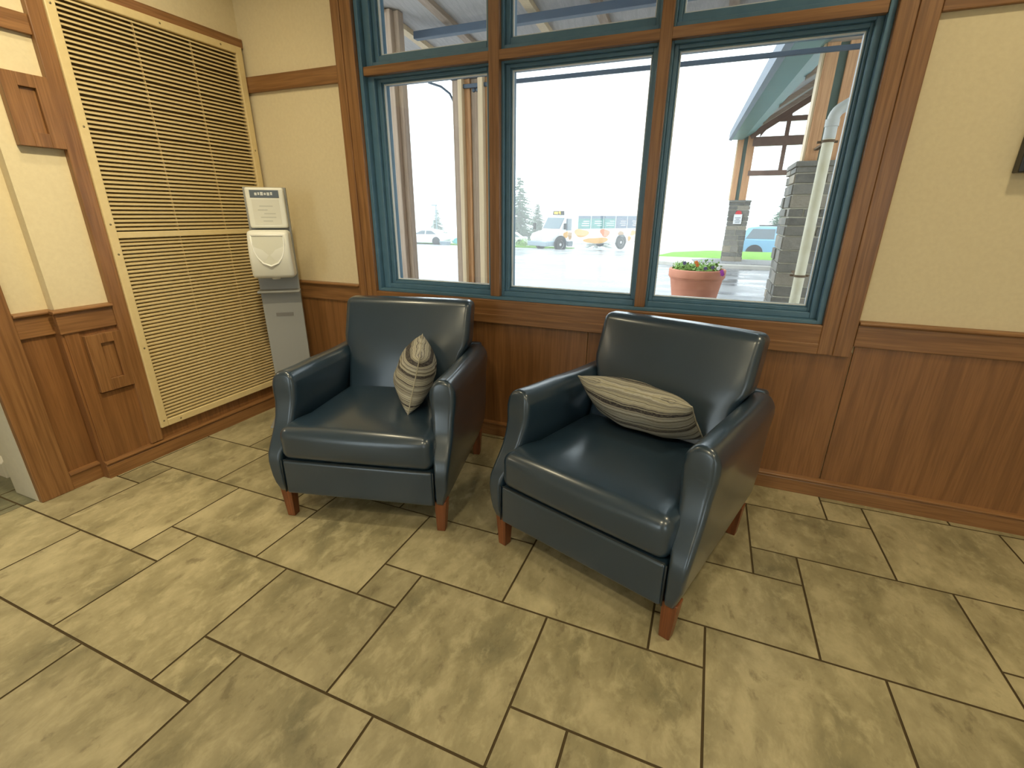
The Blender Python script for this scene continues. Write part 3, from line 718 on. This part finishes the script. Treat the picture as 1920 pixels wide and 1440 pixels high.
cc(MB().box(-2.440, -2.325, 4.84, 4.97, -0.12, 2.56), 'plank', M['weathered_z'])
cc(MB().box(-2.325, -2.270, 4.76, 4.95, -0.12, 2.56), 'strip', M['pale_wood'])
cc(MB().box(-2.270, -2.190, 4.82, 4.97, -0.12, 2.56), 'plank', M['fir_z'])
cc(MB().box(-2.655, -2.18, 4.80, 4.99, 2.56, 2.59), 'cap', M['steel_blue'])
for x in (-2.40, -2.36):
    cc(MB().lathe([(0.001, 0.02), (0.018, 0.018), (0.022, 0)], seg=10, mt=Matrix.Translation((x, 4.84, 2.46)) @ Matrix.Rotation(R(90), 4, 'X')), 'bolt', M['steel_blue'])
b = MB(); b.tube([(-2.95, 4.88, 2.58), (-2.80, 4.88, 2.53), (-2.70, 4.88, 2.46), (-2.645, 4.88, 2.36)], 0.012, 8); cc(b, 'brace_rod', M['steel_blue'])

# ------------------------------------------------------------------ stone pillars
def stone_pillar(name, x0, x1, y0, y1, z0, z1, label, course=0.13, seed=1):
    r_ = random.Random(seed); b = MB(); g = 0.02
    b.box(x0+g, x1-g, y0+g, y1-g, z0, z1-0.03, 1)
    z = z0
    while z < z1-0.09:
        h = min(course*r_.uniform(0.65, 1.25), z1-0.055-z)
        if h < 0.03: break
        for side in range(4):
            L0, L1 = ((x0, x1), (y0, y1), (x0, x1), (y0, y1))[side]
            a = L0
            while a < L1-0.02:
                w_ = r_.uniform(0.15, 0.46); e = min(a+w_, L1)
                if L1-e < 0.09: e = L1
                d_ = r_.uniform(-0.008, 0.014); at = (r_.random(), r_.random(), r_.random())
                m_ = 0.008; A, E_, Z0, Z1 = a+m_, e-m_, z+m_, z+h-m_
                if side == 0: b.box(A, E_, y0-d_, y0+0.05, Z0, Z1, 0, at)
                if side == 2: b.box(A, E_, y1-0.05, y1+d_, Z0, Z1, 0, at)
                if side == 1: b.box(x0-d_, x0+0.05, A, E_, Z0, Z1, 0, at)
                if side == 3: b.box(x1-0.05, x1+d_, A, E_, Z0, Z1, 0, at)
                a = e
        z += h
    b.box(x0-0.015, x1+0.015, y0-0.015, y1+0.015, z1-0.055, z1, 0, (0.5, 0.5, 0.5))
    cx, cy = (x0+x1)/2, (y0+y1)/2; b.v = [(x-cx, y-cy, zz-z0) for x, y, zz in b.v]
    o = b.build(name, [M['stone'], M['mortar']], None, bevel=0.006); o.location = (cx, cy, z0)
    return tag(o, label, 'pillar', 'stone pillars of the entrance canopy')
stone_pillar('stone_pillar', 0.775, 1.52, 6.55, 7.30, -0.13, 1.875, 'large grey stone pillar close outside the right pane, behind the downpipe', 0.13, 3)
sp2 = stone_pillar('stone_pillar', 0.345, 0.90, 16.0, 16.55, -0.03, 1.715, 'farther grey stone pillar carrying a small white sign', 0.15, 5)
stone_pillar('stone_pillar', 5.45, 6.05, 16.0, 16.55, -0.03, 1.715, 'grey stone pillar at the far right end of the canopy truss', 0.15, 8)
sg = empty('wall_sign', (0.62, 15.97, 1.06)); tag(sg, 'small white sign with a red symbol on the far stone pillar', 'sign')
MB().box(-0.11, 0.11, -0.012, 0.0, 0.0, 0.27).build('plate', M['sign_white'], sg, bevel=0.004)
MB().lathe([(0.001, 0.004), (0.085, 0.004), (0.085, 0.0)], seg=24, mt=Matrix.Translation((0, -0.006, 0.285)) @ Matrix.Rotation(R(90), 4, 'X')).build('red_symbol', M['sign_red'], sg)
b = MB()
for i, l in enumerate((0.13, 0.16, 0.10, 0.15)): b.box(-l/2, l/2, -0.014, -0.0115, 0.035+i*0.042, 0.051+i*0.042)
b.build('print_lines', M['disp_label'], sg)
def twin_post(name, x, y, z0, z1, s, label):
    t = empty(name, (x, y, z0)); tag(t, label, 'column', 'timber columns on the stone pillars')
    H = z1-z0
    MB().box(0, 0.028*s, -0.10*s, 0.10*s, 0, H).build('edge_strip', M['pale_wood'], t, bevel=0.004)
    MB().box(0.028*s, 0.15*s, -0.12*s, 0.12*s, 0, H).build('timber', M['fir_z'], t, bevel=0.006)
    MB().box(0.15*s, 0.235*s, -0.08*s, 0.08*s, 0, H).build('steel_core', M['green_steel'], t)
    MB().box(0.235*s, 0.40*s, -0.12*s, 0.12*s, 0, H).build('timber', M['fir_z'], t, bevel=0.006)
    return t
twin_post('timber_column', 0.828, 6.80, 1.875, 3.02, 1.0, 'golden twin timber column with green steel core above the near stone pillar')
twin_post('timber_column', 0.30, 16.25, 1.715, 3.40, 1.15, 'golden twin timber column above the far stone pillar')
twin_post('timber_column', 5.50, 16.25, 1.715, 3.40, 1.15, 'golden timber column at the right end of the canopy truss')
o = MB().box(0.45, 2.2, 6.72, 6.90, 3.02, 3.26).build('tie_beam', M['weathered_x'], None, bevel=0.008); tag(o, 'brown timber beam on top of the near canopy column', 'beam')

# ------------------------------------------------------------------ entrance canopy (roof edge runs away from the window)
cp = empty('canopy_roof', (0.5, 11, 3.2)); tag(cp, 'teal-edged entrance canopy roof running away beyond the right pane', 'roof')
def cb(b, name, m, **k):
    b.v = [(x-0.5, y-11, z-3.2) for x, y, z in b.v]; return b.build(name, m, cp, **k)
def edge(y):      # outer eave line
    t = (y-6.5)/9.5
    return 0.43-0.36*t, 2.985+0.325*t
def strip(y0, y1, offs):
    vs = []
    for y in (y0, y1):
        x, z = edge(y)
        vs += [(x+a, y, z+c_) for a, c_ in offs]
    n = len(offs)
    return MB().add(vs, [tuple(range(n))[::-1], tuple(range(n, 2*n))]+[(i, (i+1) % n, n+(i+1) % n, n+i) for i in range(n)])
cb(strip(3.2, 16.1, [(0.0, 0.0), (0.07, -0.03), (0.07, 0.22), (0.0, 0.20)]), 'gutter', M['steel_blue'])
cb(strip(3.2, 16.1, [(0.07, 0.0), (0.36, -0.01), (0.66, 0.18), (0.66, 0.26), (0.07, 0.20)]), 'eave_board', M['teal'])
cb(strip(3.2, 16.3, [(0.62, 0.20), (2.95, 1.72), (2.95, 1.84), (0.07, 0.22)]), 'roof_slope', M['soffit'])
b = MB(); vs = []
for y in (3.2, 16.3):
    x, z = edge(y); vs += [(x+2.95, y, z+1.72), (6.3, y, z+0.0), (6.9, y, z-0.02), (x+2.95, y, z+1.84)]
cb(b.add(vs, [(3, 2, 1, 0), (4, 5, 6, 7), (0, 1, 5, 4), (1, 2, 6, 5), (2, 3, 7, 6), (3, 0, 4, 7)]), 'roof_slope', M['soffit'])
for y in (9.0, 11.5, 14.0):
    x, z = edge(y)
    cb(MB().prism([(x+0.62, z+0.10), (x+0.62, z+0.20), (x+2.95, z+1.72), (x+2.95, z+1.58)], y-0.05, y+0.05, 'y'), 'rafter', M['weathered_x'])
# truss at the far end
tr = empty('roof_truss', (3.2, 16.15, 2.4)); tag(tr, 'dark timber truss grid under the far end of the entrance canopy', 'truss')
def tb(b, name, **k):
    b.v = [(x-3.2, y-16.15, z-2.4) for x, y, z in b.v]; return b.build(name, M['truss'], tr, **k)
tb(MB().box(0.70, 5.6, 16.07, 16.23, 2.37, 2.50), 'bottom_chord')
tb(MB().box(0.70, 5.6, 16.07, 16.23, 3.13, 3.36), 'tie_chord')
tb(MB().box(1.05, 5.2, 16.09, 16.21, 3.72, 3.84), 'collar_chord')
for x in (1.46, 2.35, 3.2, 4.05, 4.9):
    tb(MB().box(x, x+0.10, 16.10, 16.20, 2.50, 4.15 if x < 5 else 3.4), 'web_post')
def bar(p, q, w_):
    dx, dz_ = q[0]-p[0], q[1]-p[1]; l = math.hypot(dx, dz_); nx, nz = -dz_/l*w_/2, dx/l*w_/2
    return MB().prism([(p[0]-nx, p[1]-nz), (q[0]-nx, q[1]-nz), (q[0]+nx, q[1]+nz), (p[0]+nx, p[1]+nz)], 16.06, 16.24, 'y')
tb(bar((0.60, 3.40), (3.1, 5.02), 0.20), 'top_chord'); tb(bar((3.1, 5.02), (6.2, 3.35), 0.20), 'top_chord')
ar = [(0.86, 3.36), (1.05, 3.62), (1.35, 3.88), (1.75, 4.10), (2.3, 4.25), (3.0, 4.32)]
b = MB(); n = len(ar); th = 0.16
vs = [(x, yy, z+k) for yy in (16.07, 16.23) for k in (0, th) for x, z in ar]
fs = []
for i in range(n-1):
    a_, b_, c_, d_ = i, n+i, 2*n+i, 3*n+i
    fs += [(a_, a_+1, b_+1, b_), (c_, d_, d_+1, c_+1), (a_, c_, c_+1, a_+1), (b_, b_+1, d_+1, d_)]
fs += [(0, n, 3*n, 2*n), (n-1, 3*n-1, 4*n-1, 2*n-1)]
tb(b.add(vs, fs), 'arched_brace')

# ------------------------------------------------------------------ downpipe in front of the near pillar
dp = empty('downpipe', (0.945, 6.02, -0.12)); tag(dp, 'cream plastic downpipe bending at the top, in front of the near stone pillar', 'pipe')
MB().tube([(0, 0, 0.0), (0, 0, 2.15)], 0.052, 20).build('pipe', M['pvc'], dp, smooth=40)
pts = [(0, 0, 2.30)] + [(0.09-0.09*math.cos(a), 0, 2.30+0.12*math.sin(a)) for a in [R(q) for q in (15, 30, 45, 58)]] + [(0.20, 0, 2.50), (0.42, 0, 2.66)]
b = MB(); b.tube([(0, 0, 2.14), (0, 0, 2.27)], 0.055, 20); b.tube([(0, 0, 2.25), (0, 0, 2.315)], 0.062, 20); b.tube(pts, 0.053, 20)
b.build('elbow', M['pvc_grey'], dp, smooth=40)
for z in (2.12, 0.80):
    b = MB(); b.tube([(0, 0, z-0.012), (0, 0, z+0.012)], 0.058, 20); b.box(-0.09, 0.09, 0.03, 0.06, z-0.010, z+0.010); b.box(-0.02, 0.02, 0.05, 0.49 if z < 1 else 0.66, z-0.01, z+0.01); b.build('pipe_clamp', M['bark'], dp)
MB().tube([(0, 0, 0.0), (0, 0, 0.10)], 0.075, 20).build('drain_collar', M['pvc_grey'], dp, smooth=40)

# ------------------------------------------------------------------ flower pot
PT = (-0.15, 8.15, -0.12)
pt = empty('flower_pot', PT); tag(pt, 'large round terracotta flower pot standing on the drive outside the right pane', 'plant pot')
b = MB(); b.lathe([(0.28, 0.0), (0.30, 0.02), (0.325, 0.115), (0.335, 0.12), (0.332, 0.135), (0.342, 0.14), (0.340, 0.155), (0.395, 0.47), (0.408, 0.475), (0.406, 0.495), (0.425, 0.50), (0.428, 0.61), (0.418, 0.62), (0.39, 0.62), (0.385, 0.57)], seg=56)
b.build('pot', M['terracotta'], pt, smooth=50)
MB().lathe([(0.01, 0.575), (0.38, 0.57), (0.38, 0.54)], seg=32).build('soil', M['soil'], pt)
def leaf_ball(b, c, rad, n, size, r_, mi=0, flat=1.0):
    for i in range(n):
        d_ = Vector((r_.gauss(0, 1), r_.gauss(0, 1), abs(r_.gauss(0, 1))*flat)).normalized()
        p = Vector(c)+Vector((d_.x*rad[0], d_.y*rad[1], d_.z*rad[2]))*r_.uniform(0.4, 1.0)
        a = Vector((r_.gauss(0, 1), r_.gauss(0, 1), r_.gauss(0, 1))).normalized(); e = a.cross(d_).normalized()
        s_ = size*r_.uniform(0.7, 1.3); a = a*s_; e = e*s_*0.5
        b.add([p-a, p-e*0.9, p+a, p+e*0.9], [(0, 1, 2), (0, 2, 3)], mi)
    return b
r5 = random.Random(5)
fo = empty('bedding_plants', (PT[0], PT[1], PT[2]+0.57)); tag(fo, 'green bedding plants with a few orange and violet blooms growing in the terracotta pot', 'plant')
b = MB()
for k in range(15):
    a = r5.uniform(0, 2*PI); rr_ = 0.33*math.sqrt(r5.random()); leaf_ball(b, (rr_*math.cos(a), rr_*math.sin(a), 0.01), (0.13, 0.13, r5.uniform(0.10, 0.19)), 90, 0.026, r5)
b.build('foliage', M['leaf'], fo)
def bloom(x, y, z, m, s_=0.026):
    b = MB()
    for k in range(5):
        a = 2*PI*k/5; c_ = Vector((math.cos(a)*s_*0.6, -0.01, math.sin(a)*s_*0.6))
        b.lathe([(0.002, 0.004), (s_*0.55, 0.002), (s_*0.45, -0.003)], seg=8, mt=Matrix.Translation(Vector((x, y, z))+c_) @ Matrix.Rotation(R(80), 4, 'X'))
    b.build('bloom', m, fo)
for x, y, z, k in ((-0.02, -0.28, 0.17, 'petal_orange'), (0.00, -0.27, 0.13, 'petal_orange'), (-0.19, -0.25, 0.15, 'petal_blue'), (0.355, -0.30, 0.05, 'petal_purple'), (0.37, -0.28, 0.01, 'petal_purple'), (0.12, -0.33, 0.09, 'petal_blue'), (0.30, -0.33, 0.10, 'petal_white'), (0.22, -0.33, 0.11, 'petal_blue')):
    bloom(x, y, z, M[k])

# ------------------------------------------------------------------ vehicles
def wheel(parent, x, y, r_, w_, side):
    o = empty('wheel', (x, y, r_)); o.parent = parent
    mt = Matrix.Rotation(R(90)*side, 4, 'X')
    MB().lathe([(r_*0.62, -w_/2), (r_*0.92, -w_/2), (r_, -w_*0.3), (r_, w_*0.3), (r_*0.92, w_/2), (r_*0.62, w_/2), (r_*0.62, -w_/2)], seg=28, mt=mt, cap=False).build('tyre', M['tyre'], o, smooth=40)
    MB().lathe([(0.02, w_*0.36), (r_*0.18, w_*0.40), (r_*0.22, w_*0.30), (r_*0.58, w_*0.26), (r_*0.64, w_*0.46), (r_*0.66, w_*0.2)], seg=24, mt=mt).build('rim', M['rim'], o, smooth=40)
    for k in range(5):
        a = 2*PI*k/5; mm = mt @ Matrix.Rotation(a, 4, 'Z')
        MB().box(r_*0.20, r_*0.56, -r_*0.06, r_*0.06, w_*0.27, w_*0.33, mt=mm).build('spoke', M['tyre'], o)
def car(name, L_, Wd, H, kind, paint, label, loc, rz):
    t = empty(name, loc, rz); tag(t, label, 'car', 'parked cars')
    hw = Wd/2
    if kind == 'suv':
        low = [(-L_/2, 0.38), (-L_/2+0.04, 0.80), (-L_/2+0.10, 1.02), (L_/2-1.15, 1.00), (L_/2-0.25, 0.88), (L_/2, 0.66), (L_/2-0.02, 0.32), (L_/2-0.3, 0.24), (-L_/2+0.3, 0.24)]
        up = [(-L_/2+0.12, 1.0), (-L_/2+0.42, H-0.06), (-L_/2+0.9, H), (L_/2-2.1, H-0.02), (L_/2-1.15, 0.99)]
    else:
        low = [(-L_/2, 0.42), (-L_/2+0.03, 0.80), (-L_/2+0.15, 0.98), (L_/2-1.25, 0.92), (L_/2-0.2, 0.74), (L_/2, 0.55), (L_/2-0.02, 0.30), (L_/2-0.3, 0.20), (-L_/2+0.3, 0.20)]
        up = [(-L_/2+0.55, 0.95), (-L_/2+1.15, H-0.04), (-L_/2+1.8, H), (L_/2-2.2, H-0.03), (L_/2-1.2, 0.91)]
    def shell(prof, w0, w1, z0, z1):
        n = len(prof); b = MB()
        def hwz(z): return w0+(w1-w0)*max(0, min(1, (z-z0)/(z1-z0)))
        vs = [(x, -hwz(z), z) for x, z in prof]+[(x, hwz(z), z) for x, z in prof]
        b.add(vs, [tuple(range(n))[::-1], tuple(range(n, 2*n))]+[(i, (i+1) % n, n+(i+1) % n, n+i) for i in range(n)])
        return b
    shell(low, hw*0.98, hw, 0.2, 0.9).build('body', paint, t, bevel=0.05)
    shell(up, hw*0.97, hw*0.74, 0.95, H).build('cabin', paint, t, bevel=0.04)
    zt, zb = H-0.12, 1.03 if kind == 'suv' else 0.97
    x0b, x0t, x1t, x1b = up[0][0]+0.25, up[1][0]+0.22, up[3][0]-0.02, up[4][0]-0.30
    for s in (-1, 1):
        def wz(z): return s*(hw*(0.97+(0.74-0.97)*(z-0.95)/(H-0.95))+0.004)
        xm = (x0b+x1b)/2
        for (xa, xb, xc, xd) in ((x0b, x0t, xm-0.05, xm-0.05), (xm+0.05, xm+0.05, x1t, x1b)):
            MB().add([(xa, wz(zb), zb), (xb, wz(zt), zt), (xc, wz(zt), zt), (xd, wz(zb), zb)] + [(xa, wz(zb)-s*0.02, zb), (xb, wz(zt)-s*0.02, zt), (xc, wz(zt)-s*0.02, zt), (xd, wz(zb)-s*0.02, zb)], [(0, 1, 2, 3), (4, 5, 6, 7), (0, 1, 5, 4), (1, 2, 6, 5), (2, 3, 7, 6), (3, 0, 4, 7)]).build('side_window', M['dark_glass'], t)
        for x in (-L_/2+0.85, L_/2-0.88):
            MB().lathe([(0.30, 0.0), (0.40, 0.0), (0.40, 0.02), (0.30, 0.02)], seg=28, mt=Matrix.Translation((x, s*(hw-0.005), 0.35)) @ Matrix.Rotation(-R(90)*s, 4, 'X')).build('wheel_arch', M['tyre'], t)
            wheel(t, x, s*(hw-0.10), 0.34, 0.24, -s)
    if kind == 'suv':
        for s in (-1, 1): MB().tube([(-L_/2+0.9, s*hw*0.66, H+0.03), (L_/2-2.3, s*hw*0.66, H+0.03)], 0.018, 8).build('roof_rail', M['tyre'], t)
    return t
car('parked_car', 4.5, 1.82, 1.62, 'suv', M['car_blue'], 'light blue SUV parked beyond the lawn, seen between the two stone pillars', (3.50, 28.2, gz(28.2)-0.05), R(-3))
car('parked_car', 4.6, 1.80, 1.42, 'sedan', M['car_white'], 'white sedan in the misty car park seen through the left pane', (-25.9, 41.0, gz(41)), R(188))
car('parked_car', 4.0, 1.75, 1.42, 'sedan', M['car_cyan'], 'small turquoise car in the mist right of the white sedan', (-22.1, 43.5, gz(43.5)), R(215))
car('parked_car', 4.4, 1.80, 1.45, 'sedan', M['car_white'], 'pale car farthest right in the misty car park, next to the timber column', (-19.8, 47.0, gz(47)), R(200))

# ------------------------------------------------------------------ shuttle bus
bus = empty('shuttle_bus', (0, 0, 0)); tag(bus, 'white shuttle bus with orange patches and teal window adverts parked outside the middle pane', 'bus')
TH = 236.0
def bm_(b, name, m, parent=None, **k): return b.build(name, m, parent or bus, **k)
# local: +x is forward, origin under the front near wheel; near side is y = +NS
HB = 2.62; LB = 8.6
bm_(MB().box(-LB+0.4, -0.95, -2.35, 0.08, 0.42, HB), 'body', M['bus_white'], bevel=0.08)
bm_(MB().prism([(-0.95, 0.45), (-0.95, 2.45), (-0.45, 2.42), (0.10, 1.45), (0.15, 0.45)], -2.25, -0.02, 'y'), 'cab', M['bus_white'], bevel=0.05)
bm_(MB().prism([(0.10, 0.62), (0.10, 1.42), (0.55, 1.36), (1.15, 1.20), (1.30, 0.95), (1.30, 0.62)], -2.05, -0.20, 'y'), 'hood', M['bus_white'], bevel=0.08)
bm_(MB().box(-0.62, 1.22, -2.15, 0.0, 0.36, 0.70), 'fender', M['bus_grey'], bevel=0.06)
bm_(MB().box(1.18, 1.42, -2.25, 0.0, 0.34, 0.66), 'front_bumper', M['bus_grey'], bevel=0.04)
bm_(MB().box(1.28, 1.33, -1.65, -0.60, 0.72, 1.08), 'radiator_grille', M['rim'])
for y in (-1.92, -0.34):
    bm_(MB().lathe([(0.01, 0.03), (0.12, 0.02), (0.13, 0)], seg=16, mt=Matrix.Translation((1.30, y, 0.88)) @ Matrix.Rotation(R(90), 4, 'Y')), 'headlight', M['sign_white'])
mw = MB().add([(-0.37, -2.1, 2.26), (0.07, -2.1, 1.52), (0.07, -0.17, 1.52), (-0.37, -0.17, 2.26), (-0.34, -2.1, 2.28), (0.10, -2.1, 1.54), (0.10, -0.17, 1.54), (-0.34, -0.17, 2.28)], [(0, 1, 2, 3), (4, 5, 6, 7), (0, 1, 5, 4), (1, 2, 6, 5), (2, 3, 7, 6), (3, 0, 4, 7)])
bm_(mw, 'windscreen', mat('pale_windscreen', (0.13, 0.18, 0.21), 0.1))
bm_(MB().box(-0.88, -0.40, -0.01, 0.01, 1.42, 2.22), 'door_window', M['dark_glass'])
o = bm_(MB().box(-0.62, -0.38, -1.55, -0.55, 2.46, 2.74), 'destination_sign', M['black'])
b = MB()
for y0, y1, z0, z1 in ((-0.74, -0.68, 2.50, 2.70), (-0.86, -0.74, 2.66, 2.70), (-0.86, -0.80, 2.58, 2.70), (-0.86, -0.74, 2.58, 2.62), (-1.40, -0.98, 2.53, 2.68)):
    b.box(-0.38, -0.365, y0, y1, z0, z1)
bm_(b, 'led_text', M['led'], o)
names = ['bus_teal', 'bus_teal', 'bus_teal', 'bus_slate', 'bus_slate']
for i, nm in enumerate(names):
    x1 = -1.45-i*1.28; x0 = x1-1.20
    o = bm_(MB().box(x0, x1, 0.07, 0.10, 1.52, 2.42), 'side_window', M[nm])
    b = MB(); b.box(x0, x1, 0.10, 0.105, 2.22, 2.42); bm_(b, 'window_vent', M['bus_slate'], o)
    b = MB(); rr_ = random.Random(i)
    for k in range(3):
        l = rr_.uniform(0.4, 0.8); b.box(x0+0.15, x0+0.15+l, 0.10, 0.108, 1.72+k*0.15, 1.765+k*0.15)
    bm_(b, 'advert_text', M['sign_white'], o)
def patch(cx, cz, w_, h_, seed, m, y=0.085, sq=1.0):
    r_ = random.Random(seed); n = 22; ph = [r_.uniform(0, 6.28) for _ in range(3)]
    ring_ = []
    for k in range(n):
        a = 2*PI*k/n; q = 1+0.16*math.sin(2*a+ph[0])+0.12*math.sin(3*a+ph[1])
        ring_.append((cx+w_/2*q*math.cos(a), cz+h_/2*q*math.sin(a)))
    bm_(MB().prism(ring_, y, y+0.008, 'y'), 'painted_patch', m)
patch(-1.80, 1.22, 1.25, 0.62, 1, M['bus_orange']); patch(-4.2, 1.20, 1.0, 0.55, 2, mat('rust_bus_patch', (0.72, 0.20, 0.06), 0.35)); patch(-5.9, 1.15, 0.55, 0.34, 3, M['bus_tan'])
patch(-3.35, 0.66, 2.2, 0.48, 4, M['bus_orange']); patch(-7.3, 1.15, 0.7, 0.35, 5, M['bus_orange']); patch(-6.9, 0.75, 0.4, 0.35, 6, M['bus_orange'])
patch(-0.42, 1.12, 0.42, 0.50, 7, M['bus_orange'], -0.018); patch(-0.80, 1.05, 0.34, 0.62, 8, M['bus_tan'], -0.018)
bm_(MB().box(-1.0, -0.55, -0.02, 0.10, 0.30, 0.66), 'entry_step', M['dark_glass'])
bm_(MB().box(-0.28, -0.10, 0.08, 0.20, 1.50, 1.90), 'side_mirror', M['black']); bm_(MB().box(0.55, 0.70, -2.55, -2.38, 1.45, 1.90), 'side_mirror', M['black'])
bm_(MB().box(-5.6, -4.2, -1.8, -0.6, HB, HB+0.18), 'roof_unit', M['bus_white'], bevel=0.05)
for x in (0.15, -6.0):
    bm_(MB().lathe([(0.001, 0.0), (0.58, 0.0), (0.58, 0.012)], seg=32, mt=Matrix.Translation((x, 0.078, 0.50)) @ Matrix.Rotation(-R(90), 4, 'X')), 'wheel_arch', M['tyre'])
    for y, sd in ((0.0, -1), (-2.27, 1)):
        wheel(bus, x, y, 0.46, 0.28, sd)
bus.location = (-10.65, 36.0, gz(36.0)-0.12); bus.scale = (1.06, 1.06, 1.06); bus.rotation_euler = (0, 0, R(TH)); 

# ------------------------------------------------------------------ trees and shrubs
def conifer(name, x, y, h, rad, label, group, seed=0, sparse=1.0):
    t = empty(name, (x, y, gz(y))); tag(t, label, 'tree', group); r_ = random.Random(seed)
    MB().tube([(0, 0, 0), (0, 0, h*0.97)], [h*0.022, 0.01], 8).build('trunk', M['bark'], t)
    b = MB(); z = h*0.12
    while z < h*0.98:
        fr = 1-(z/h); rr_ = rad*fr**0.85+0.05; nb = max(5, int(13*fr*sparse)+4)
        for k in range(nb):
            a = r_.uniform(0, 2*PI); l = rr_*r_.uniform(0.7, 1.1); dr = -0.22*l
            ux, uy = math.cos(a), math.sin(a); segs = max(3, int(l/(0.035*h)))
            for q in range(segs):
                f0 = (q+0.6)/segs; c_ = Vector((ux*l*f0, uy*l*f0, z+dr*f0)); w_ = h*(0.034*(1.15-f0)+0.008)
                for rep_ in range(3):
                    d1 = Vector((ux+r_.gauss(0, 0.5), uy+r_.gauss(0, 0.5), -0.25+r_.gauss(0, 0.35))).normalized(); d2 = d1.cross(Vector((r_.gauss(0, 1), r_.gauss(0, 1), r_.gauss(0, 1)))).normalized()
                    b.add([c_-d2*w_*0.35, c_+d1*w_*1.5, c_+d2*w_*0.35, c_-d1*w_*0.5], [(0, 1, 2), (0, 2, 3)])
        z += h*0.035
    b.build('foliage', M['conifer'], t); return t
conifer('spruce_tree', 3.95, 36, 3.4, 2.1, 'spruce behind the blue SUV, partly hidden by the near stone pillar', 'evergreens beyond the drive', 3)
TR = 'evergreens beyond the drive'
conifer('spruce_tree', -21.9, 56, 8.0, 3.6, 'tall pale spruce in the mist at the left edge of the middle pane', TR, 4)
conifer('spruce_tree', -21.6, 61.5, 5.4, 3.0, 'shorter misty spruce between the tallest spruce and the bus', TR, 5)
conifer('spruce_tree', -15.4, 70, 4.2, 3.2, 'faint misty spruce just behind the front of the bus', TR, 6)
conifer('spruce_tree', -39.5, 66, 5.0, 2.6, 'faint spruce far off in the mist above the white sedan', TR, 7)
def shrub(x, y, s_, seed, label):
    r_ = random.Random(seed); t = empty('shrub', (x, y, gz(y))); tag(t, label, 'shrub', 'shrubs beside the bus')
    b = MB()
    for k in range(8): leaf_ball(b, (r_.uniform(-s_, s_)*0.6, r_.uniform(-s_, s_)*0.6, 0.12*s_), (0.6*s_, 0.6*s_, 0.9*s_), 70, 0.09*s_, r_)
    b.build('foliage', M['leaf'], t); MB().tube([(0, 0, 0), (0, 0, 0.5*s_)], 0.03, 6).build('stem', M['bark'], t)
shrub(-14.3, 42, 0.85, 1, 'low pale shrub left of the bus, nearest its bumper'); shrub(-16.2, 43, 0.9, 2, 'low pale shrub left of the bus, nearer the mullion')
struct(slab_outline([(-40, 43.4), (-12.8, 39.5), (-11.5, 42.5), (-12.5, 47), (-40, 50)], -0.05, 0.12).build('kerb_verge', M['grass']))
lp = empty('lamp_post', (-27.6, 46, gz(46))); tag(lp, 'slim lamp post standing in the mist behind the white sedan', 'lamp post')
MB().tube([(0, 0, 0), (0, 0, 3.9)], [0.09, 0.06], 8).build('pole', M['bus_grey'], lp); MB().box(-0.5, 0.1, -0.1, 0.1, 3.9, 4.02).build('lamp_head', M['bus_grey'], lp)
pl = MB().tube([(0, 0, 0), (0, 0, 0.35)], [0.45, 0.55], 12).build('planter', M['bus_grey']); pl.location = (-22.75, 39.3, gz(39.3)); tag(pl, 'dark low planter tub on the drive between the white sedan and the turquoise car', 'planter')

# ------------------------------------------------------------------ fog over the drive
fog = bpy.data.materials.new('drive_fog'); fog.use_nodes = True; fn = fog.node_tree; fn.nodes.clear()
fo_ = fn.nodes.new('ShaderNodeOutputMaterial'); fv = fn.nodes.new('ShaderNodeVolumeScatter'); fv.inputs['Density'].default_value = 0.010; fv.inputs['Color'].default_value = (1, 1, 1, 1)
fn.links.new(fv.outputs[0], fo_.inputs['Volume'])
b = MB(); b.box(-70, 55, 12.0, 105, -8, 22)
o = b.build('fog', fog); tag(o, 'thin white mist lying over the car park beyond the drive', 'mist', None, 'stuff')
